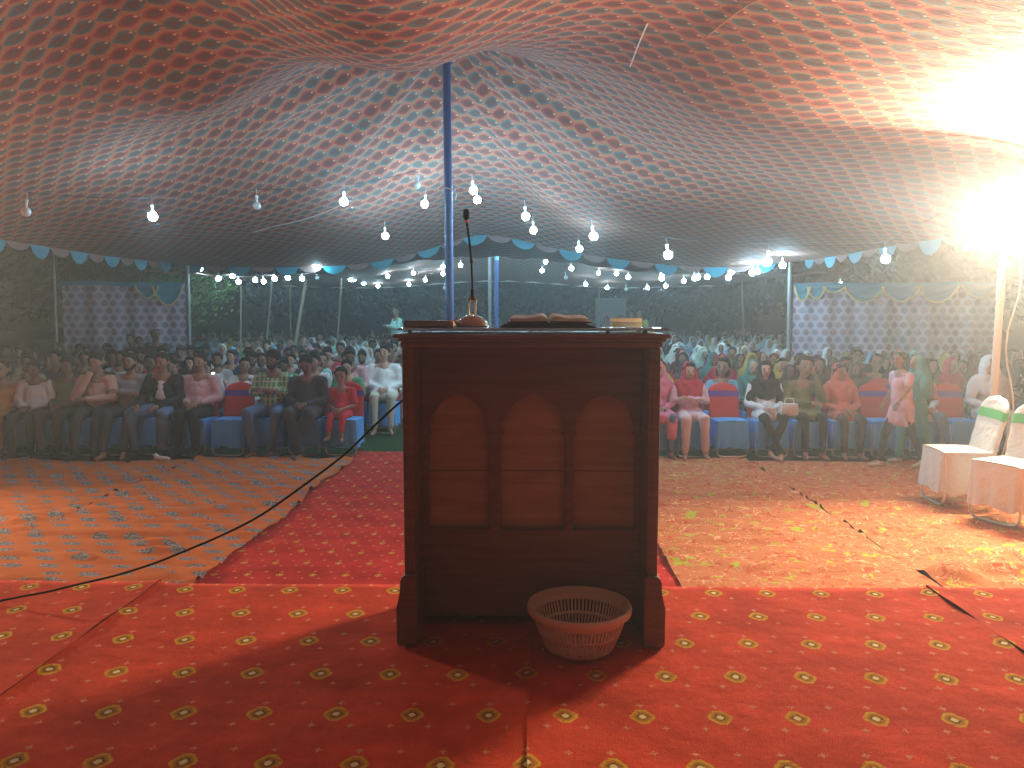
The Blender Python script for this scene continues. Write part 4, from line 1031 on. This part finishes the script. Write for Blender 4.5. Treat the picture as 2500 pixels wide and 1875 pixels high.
b_ = organic('undershirt', [('c', V((.0, .03, .70)), V((.0, .03, .88)), .095, .060)], .015); o_ = meshobj('undershirt', b_, WHITE, bpy.data.objects['person.004'] if False else C.objects[-1].parent)
hero(-4.64, FY, dict(arms='cross', tilt=-4, over=0, ankles=0, fy=-.50, kf=.02, beard=1, seed=9), dict(top=GREY, low=CHARC, shoes=BLACK), 'man in a grey shirt leaning back with folded arms', R(6), 1.05)
hero(-5.00, FY, dict(arms='chin', lean=.10, nod=10, shoes=1, fy=-.50, seed=10), dict(top=F('salmon', (.58, .40, .33)), low=CHARC, shoes=BLACK), 'man in a pale salmon shirt resting his face on his hand', R(10), 1.05)
hero(-5.40, FY, dict(arms='lap', tilt=5, seed=11, shoes=1), dict(top=OLIV, low=DBRN, shoes=BLACK, skin=SKIN[1]), 'youth in dark clothes seated between salmon shirt man and white shirt boy', 0, 1.0)
hero(-5.74, FY - .05, dict(arms='lap', nod=14, seed=12, shoes=1), dict(top=WHITE, low=BLACK, shoes=BLACK, skin=SKIN[1]), 'boy in a white shirt looking down at his hands', R(8), .98)
hero(-6.12, FY - .05, dict(kid=1, arms='lap', long=1, seed=13, scarf=0, hairbig=.006), dict(top=ORNG, low=ORNG), 'child in an orange dress at the hazy outer end of the front row', R(12), .95)
# women side
hero(1.50, FY, dict(fem=1, arms='lap', scarf=1, long=2, seed=14, hair=0), dict(top=F('pink print', (.58, .16, .24)), low=JEAN, scarf=F('pink print', (0, 0, 0))), 'girl in pink half hidden behind the lectern edge', 0, .98)
hero(1.86, FY - .02, dict(fem=1, arms='cross', scarf=2, long=1, knees=.12, feet=.13, nod=4, yaw=4, seed=15, bag=.012, hem=.9, hair=1), dict(top=STRIPE, low=F('blush white', (.66, .52, .52)), scarf=CRIM, skin=SKIN[2]), 'girl in a red headscarf with folded arms, pink striped kameez and pale trousers', 0, .96)
hero(2.74, FY, dict(fem=1, arms='lap', scarf=2, long=1, yaw=-8, seed=16, ankles=1, hair=1, sleeve=.9), dict(top=WHITE, low=BLACK, scarf=BLACK, skin=SKIN[2]), 'girl in a black headscarf and white sleeves holding a bag', 0, .97)
hero(3.17, FY, dict(fem=1, kid=1, arms='chin2', tilt=8, seed=17, hair=1, long=1), dict(top=OLIV, low=BLACK, skin=SKIN[0]), 'child in dark clothes leaning her cheek on a hand', 0, .98)
hero(3.60, FY, dict(fem=1, arms='lap', scarf=1, tilt=-6, yaw=15, seed=18, hair=1, long=1), dict(top=CORAL, low=DBRN, scarf=CORAL), 'woman wrapped in coral seated just before the walking girl', 0, .95)
hero(4.46, FY, dict(fem=1, arms='lap', scarf=2, seed=19, hair=1, long=1, lean=.05), dict(top=WHITE, low=JEAN, scarf=F('dull red', (.36, .07, .06))), 'woman in dull red shawl and white sleeves behind the walkers', 0, 1.0)
hero(5.25, FY, dict(fem=1, arms='lap', scarf=2, seed=20, hair=0, long=2, lean=.08, yaw=20), dict(top=WHITE, low=CREAM, scarf=WHITE), 'person all in white seated behind the floodlight post', R(-10), 1.04)
hero(3.90, 9.15, dict(fem=1, stand=1, stride=.32, arms='walk', seed=21, sleeve=-.4, long=1, hair=1, shoes=1, hem=.95, lean=.03), dict(top=LPINK, low=BLACK, shoes=CREAM), 'girl in a pale pink top walking past the front seats', R(-80), .83)
hero(4.16, 9.42, dict(fem=1, stand=1, stride=.25, arms='walk', seed=22, scarf=2, long=2, hair=0, shoes=1, bag=.02), dict(top=TEAL, low=TEAL, scarf=TEAL, shoes=CREAM), 'girl in teal walking close behind the girl in pink', R(-80), .80)
# small things held or lying by the front row
b = B(); b.box(-.035, .035, -.004, .004, -.06, .06, .003); t = b.build('phone', BLACK, None, (-4.45, 10.75, .98)); t.rotation_euler = (.3, 0, 1.2); tag(t, 'phone with a bright lit screen held up behind the black jacket youth', 'phone')
b = B(); b.quad((-.031, -.0045, -.055), (.031, -.0045, -.055), (.031, -.0045, .055), (-.031, -.0045, .055)); b.build('screen', emit('phone light', (.85, .95, 1), 6), t, smooth=False)
b = B(); b.box(-.11, .11, -.045, .045, 0, .16, .035); b.tube([(-.06, 0, .15), (-.05, 0, .22), (.05, 0, .22), (.06, 0, .15)], .008, 6); t = b.build('handbag', WHITE, None, (3.30, 9.72, .57)); tag(t, 'white handbag resting on the lap of the black scarf girl', 'bag')
for x, y, r_, m_, l_ in ((-4.9, 9.25, 30, DBRN, 'brown shoe tipped up below the black jacket youth'), (-4.5, 9.25, 80, WHITE, 'white crumpled shoe lying near the tipped brown shoe'), ):
    me = organic('shoe', [('c', V((0, .06, .035)), V((0, -.10, .028)), .034, .030), ('c', V((0, .06, .035)), V((0, .07, .07)), .034, .03)], .014, 2); o = meshobj('loose_shoe', me, m_, None, (x, y, .05)); o.rotation_euler = (R(-40) if m_ is DBRN else 0, 0, R(r_)); tag(o, l_, 'shoe')

# ---------------------------------------------------------------- the crowd behind
rc = random.Random(11)
men, wom = [], []
for i in range(8):
    men.append(person_meshes(dict(vx=.020, seed=i * 3, arms=['lap', 'cross', 'lap', 'knees', 'chin', 'lap', 'cross', 'lap'][i], lean=[0, .03, .08, .05, .06, -.02, .02, .1][i], yaw=[-12, 8, 0, 18, -5, -20, 4, 10][i], nod=[0, 8, 18, 4, 10, -4, 2, 24][i], tilt=[3, -5, 0, 6, -8, 2, 5, -3][i],
        tache=i % 2, beard=i in (2, 6), bald=i == 5, hairbig=[0, .004, .008, 0, .01, 0, .003, .006][i], long=1 if i in (0, 5, 7) else 0)))
for i in range(8):
    wom.append(person_meshes(dict(vx=.020, fem=1, seed=i * 5 + 1, arms=['lap', 'lap', 'cross', 'lap', 'chin2', 'lap', 'lap', 'cross'][i], lean=[0, .04, .02, .07, .03, -.02, .05, 0][i], yaw=[10, -8, 0, -18, 6, 20, -3, 14][i], nod=[2, 10, 0, 16, 6, -3, 8, 2][i], tilt=[-4, 4, 0, -6, 9, 3, -2, 5][i],
        scarf=2 if i % 2 else 1, hair=1 if i in (2, 4) else 0, long=1)))
kids = [person_meshes(dict(vx=.020, kid=1, fem=f, seed=40 + f, arms='lap', yaw=10 - 25 * f, tilt=5, scarf=0, long=1)) for f in (0, 1)]
MC = [('white', WHITE, 6), ('cream', CREAM, 3), ('light blue', LBLUE, 2), ('grey', GREY, 2), ('black', BLACK, 3), ('charcoal', CHARC, 3), ('pink', PINK, 1), ('navy', NAVY, 2), ('maroon', MARO, 1), ('green', GREEN, 1), ('tan', TAN, 2), ('brown', DBRN, 2), ('red', REDC, 1), ('mint', MINT, 1)]
WD = [('black', BLACK, 4), ('dark brown', DBRN, 4), ('maroon', MARO, 3), ('olive', OLIV, 3), ('teal', TEAL, 2), ('mustard', MUST, 2), ('purple', PURP, 1), ('crimson', CRIM, 2), ('coral', CORAL, 1), ('white', WHITE, 1), ('charcoal', CHARC, 2), ('light blue', LBLUE, 1)]
WW = [('white', WHITE, 11), ('cream', CREAM, 3), ('mint', MINT, 2), ('pale pink', LPINK, 2), ('light blue', LBLUE, 2), ('mustard', MUST, 1), ('purple', PURP, 1), ('black', BLACK, 1)]
def pick(t): return rc.choices([q[:2] for q in t], [q[2] for q in t])[0]
rown = ['front', 'second', 'third', 'fourth', 'fifth', 'sixth', 'seventh', 'eighth', 'ninth', 'tenth', 'eleventh', 'twelfth', 'thirteenth', 'fourteenth', 'fifteenth', 'sixteenth', 'seventeenth', 'eighteenth', 'nineteenth']
def seat(k, side, i, x, y, chairs):
    wf = side == 'women'
    lbl = f'{rown[k]} row on the {side} side, {ordn[i]} seat from the aisle'
    cn = rc.random(); z = 0
    white_area = side == 'men' and k in (13, 14, 15) and x < -5.0
    if white_area and rc.random() < .75:
        dup(CHW, (x, y, z), R(rc.uniform(-5, 5)), f'empty white covered chair, {lbl}', 'chair', 'white covered chairs amid the crowd', ('steel_frame', 'sash')); return
    if chairs and not (k == 1 and side == 'men' and x > -2.05):
        dup(CH, (x, y, z), R(rc.uniform(-4, 4)), f'red and blue covered chair, {lbl}', 'chair', GC, () if k < 3 else ('steel_frame',))
    if rc.random() < (.05 if k > 1 else .12): return
    female = rc.random() < (.95 if wf else (.12 if k < 5 else .35)); kid = rc.random() < (.13 if k < 4 else .05)
    sc = rc.uniform(.93, 1.04); jx, jy = rc.uniform(-.04, .04), rc.uniform(-.05, .05)
    bareh = None
    if kid:
        n1, m1 = pick(MC if not wf else WD); pm = kids[1 if wf else 0]; d = f'child in {n1}'; mats = {'skin': SKIN[rc.choice((0, 0, 1))], 'top': m1, 'low': BLACK}; sc *= .9
    elif female:
        n1, m1 = pick(WW if k >= 5 else WD); n2, m2 = pick(WD); pm = rc.choice(wom); d = f'woman in {n1} headscarf'; mats = {'skin': SKIN[rc.choice((0, 0, 2, 1))], 'top': m2 if rc.random() < .6 else m1, 'low': m2, 'scarf': m1}; sc *= .95
    else:
        n1, m1 = pick(MC); pm = rc.choice(men); d = f'man in {n1} shirt' if pm is not men[5] else f'balding man in {n1} shirt'; mats = {'skin': SKIN[rc.choice((0, 0, 1, 2))], 'top': m1, 'low': rc.choice((BLACK, CHARC, JEAN, WHITE))}
        if pm is men[5]: mats['hair'] = GREYH
    person(pm, (x + jx, y + jy, z + .015), R(rc.uniform(-9, 9)) + (.10 if side == 'men' else -.10), sc, mats, f'{d}, {lbl}', 'person', f'people seated on the {side} side', None if k < 2 else ('top', 'hair', 'beard', 'scarf'))
rows = [FY + .95 * k for k in range(12)] + [FY + 11 * .95 + 1.75 * q for q in range(1, 7)]
for k in range(1, len(rows)):
    y = rows[k] + (.1 if k == 2 else 0); far = k > 8; step = .50 if not far else .60
    x = -max(2.25 if k == 2 else 2.0, .145 * y) if k != 1 else -2.6
    xl = -.69 * y if y < 15 else (-6.75 if y < 19 else -.425 * y)
    i = 0
    while x > xl:
        if k == 2 and i < 2:
            dup(CH, (x, y, 0), 0, f'red and blue covered chair, third row on the men side, {ordn[i]} seat from the aisle', 'chair', GC)
            if i == 0: person(men[0], (x, y - .02, .015), R(6), 1.08, {'skin': SKIN[2], 'top': WHITE, 'low': CREAM}, 'man in long white kurta seated by the aisle beside the lectern edge', 'person', 'people seated on the men side')
            else: person(men[7], (x, y - .02, .015), R(4), 1.06, {'skin': SKIN[1], 'top': PINK, 'low': JEAN}, 'man in pink shirt looking down, next to the man in white kurta', 'person', 'people seated on the men side')
        else: seat(k, 'men', i, x, y + rc.uniform(-.08, .08), k < 6)
        x -= step + rc.uniform(-.03, .04); i += 1
    x = max(1.7, .165 * y); xr = .63 * y if y < 15 else (5.15 if y < 18 else .335 * y); i = 0
    while x < xr:
        seat(k, 'women', i, x, y + rc.uniform(-.08, .08), k < 6); x += step - .02 + rc.uniform(-.03, .04); i += 1
# a few people far off in the open middle and standing at the back
stand = [person_meshes(dict(vx=.02, stand=1, arms=a, seed=60 + i, long=i % 2, yaw=20)) for i, a in enumerate(('lap', 'cross'))]
for (x, y, D, pm, m1, d) in ((857, 664, 24, 1, MINT, 'person in pale green standing in the far crowd near the blue pole'), (1381, 668, 25, 0, F('lime', (.45, .5, .08)), 'person in a yellow green shirt standing by the grey board'),
                             (1340, 682, 26, 1, BLACK, 'dark figure standing in front of the grey board'), (1310, 684, 26.5, 0, DBRN, 'dim brown figure standing nearest the middle of the grey board'), (1366, 672, 26, 0, GREY, 'grey clad figure standing close behind the yellow green shirt')):
    p = atD(x, y, D); h = max(.8, p.z / 1.66)
    person(stand[pm], (p.x, D, 0), R(rc.uniform(-60, 60)), h, {'skin': SKIN[0], 'top': m1, 'low': CHARC}, d, 'person', 'people standing at the back')
for (x, y, D, m1, d) in ((283, 722, 14.2, DBRN, 'tall dark figure standing before the printed curtain, outer one of three'), (301, 728, 14.3, MARO, 'figure in maroon standing before the printed curtain, middle of three'), (335, 712, 14.4, BLACK, 'slim dark figure standing before the printed curtain nearest the corner pole')):
    p = atD(x, y, D); person(stand[0], (p.x, D, 0), R(rc.uniform(-40, 40)), p.z / 1.66, {'skin': SKIN[1], 'top': m1, 'low': CHARC}, d, 'person', 'people standing before the curtain')
for i, (x, D, m1, d) in enumerate(((-1.9, 26, LBLUE, 'seated person in light blue far down the aisle by the tall pole'), (-.35, 28, WHITE, 'seated person in white far down the aisle between the two blue poles'), (2.4, 28, GREY, 'seated person in grey far down the aisle behind the open book'), (-3.2, 28, TEAL, 'seated person in teal far down the aisle'), (3.0, 27, CREAM, 'seated person in cream far down the aisle by the paper bundle'))):
    person(men[i], (x, D, .015), 0, 1.0, {'skin': SKIN[0], 'top': m1, 'low': CHARC}, d, 'person', 'people seated far down the aisle', ('top', 'hair'))
drop(CH); drop(CHW); bpy.data.scenes.remove(TS)
# ---------------------------------------------------------------- trees
LEAF = Mat('tree leaves', .8, .1); LEAF.coord(); LEAF.base(LEAF.mix(LEAF.noise(3, 3, .6, LEAF.vec), (.035, .085, .02), (.10, .20, .05)))
BARK = plain('bark', (.10, .075, .05), .9, .1, 0, .35, 8)
def tree_meshes(seed, h, rad, nleaf, leaf=.09, low=.35):
    r = random.Random(seed); b = B(); tips = []
    def branch(p, d, L, rr, dep):
        P = [p]; q = p.copy(); dd = d.copy()
        for k in range(5):
            dd = (dd + V((r.uniform(-.2, .2), r.uniform(-.2, .2), r.uniform(-.05, .15)))).normalized(); q = q + dd * L / 5; P.append(q.copy())
        b.tube(P, [rr * (1 - .12 * k) for k in range(6)], 7 if dep < 2 else 5)
        if dep < 3:
            for k in range(4 if dep else 6):
                a = r.uniform(0, 6.28); e = V((math.cos(a), math.sin(a), r.uniform(.1, .8))).normalized(); branch(P[r.randint(2, 5)], e, L * r.uniform(.5, .7), rr * .45, dep + 1)
        else: tips.append(P[-1]); tips.append(P[3])
    branch(V((0, 0, 0)), V((0, 0, 1)), h * .55, .14 * h / 5, 0)
    bm = bmesh.new(); per = max(1, nleaf // len(tips))
    for t in tips:
        cl = t + V([r.gauss(0, .12 * rad) for _ in range(3)])
        for _ in range(per):
            c = cl + V([r.gauss(0, .16 * rad) for _ in range(3)]); 
            if c.z < low: continue
            n = V([r.gauss(0, 1) for _ in range(3)]).normalized(); u = n.orthogonal().normalized(); w_ = n.cross(u); s = leaf * r.uniform(.6, 1.3)
            bm.faces.new([bm.verts.new(c + u * s), bm.verts.new(c + w_ * s * .4), bm.verts.new(c - u * s), bm.verts.new(c - w_ * s * .4)])
    cr = bpy.data.meshes.new('crown'); bm.to_mesh(cr); bm.free()
    bmesh.ops.recalc_face_normals(b.bm, faces=b.bm.faces); tr = bpy.data.meshes.new('trunk'); b.bm.to_mesh(tr); b.bm.free()
    cr.materials.append(LEAF.m); tr.materials.append(BARK); tr.polygons.foreach_set('use_smooth', [True] * len(tr.polygons))
    return tr, cr
def tree(ms, loc, sc, rz, label, name='leafy_tree', group=None):
    t = empty(name, loc, rz, label, 'tree', group); t.scale = (sc,) * 3
    link(bpy.data.objects.new('trunk', ms[0]), t); link(bpy.data.objects.new('crown', ms[1]), t)
T1 = tree_meshes(3, 4.6, 1.9, 14000, .05, .5); T2 = tree_meshes(8, 5.5, 2.6, 34000, .12)
DL = Mat('dark leaves', 1, .0); DL.coord(); DL.base(DL.mix(DL.noise(3, 3, .6, DL.vec), (.003, .005, .003), (.005, .008, .005))); T2[1].materials.clear(); T2[1].materials.append(DL.m)  # night shade put into the leaf colour, so the crowns stay silhouettes
T2[0].materials.clear(); T2[0].materials.append(plain('dark bark', (.03, .025, .02), .9, .1))  # trunk colour darkened the same way, as unlit
p = atD(452, 700, 18.5); tree(T1, (p.x - 1.0, 18.5, 0), .93, .4, 'green leafy tree lit by the bulbs beside the steel corner pole')
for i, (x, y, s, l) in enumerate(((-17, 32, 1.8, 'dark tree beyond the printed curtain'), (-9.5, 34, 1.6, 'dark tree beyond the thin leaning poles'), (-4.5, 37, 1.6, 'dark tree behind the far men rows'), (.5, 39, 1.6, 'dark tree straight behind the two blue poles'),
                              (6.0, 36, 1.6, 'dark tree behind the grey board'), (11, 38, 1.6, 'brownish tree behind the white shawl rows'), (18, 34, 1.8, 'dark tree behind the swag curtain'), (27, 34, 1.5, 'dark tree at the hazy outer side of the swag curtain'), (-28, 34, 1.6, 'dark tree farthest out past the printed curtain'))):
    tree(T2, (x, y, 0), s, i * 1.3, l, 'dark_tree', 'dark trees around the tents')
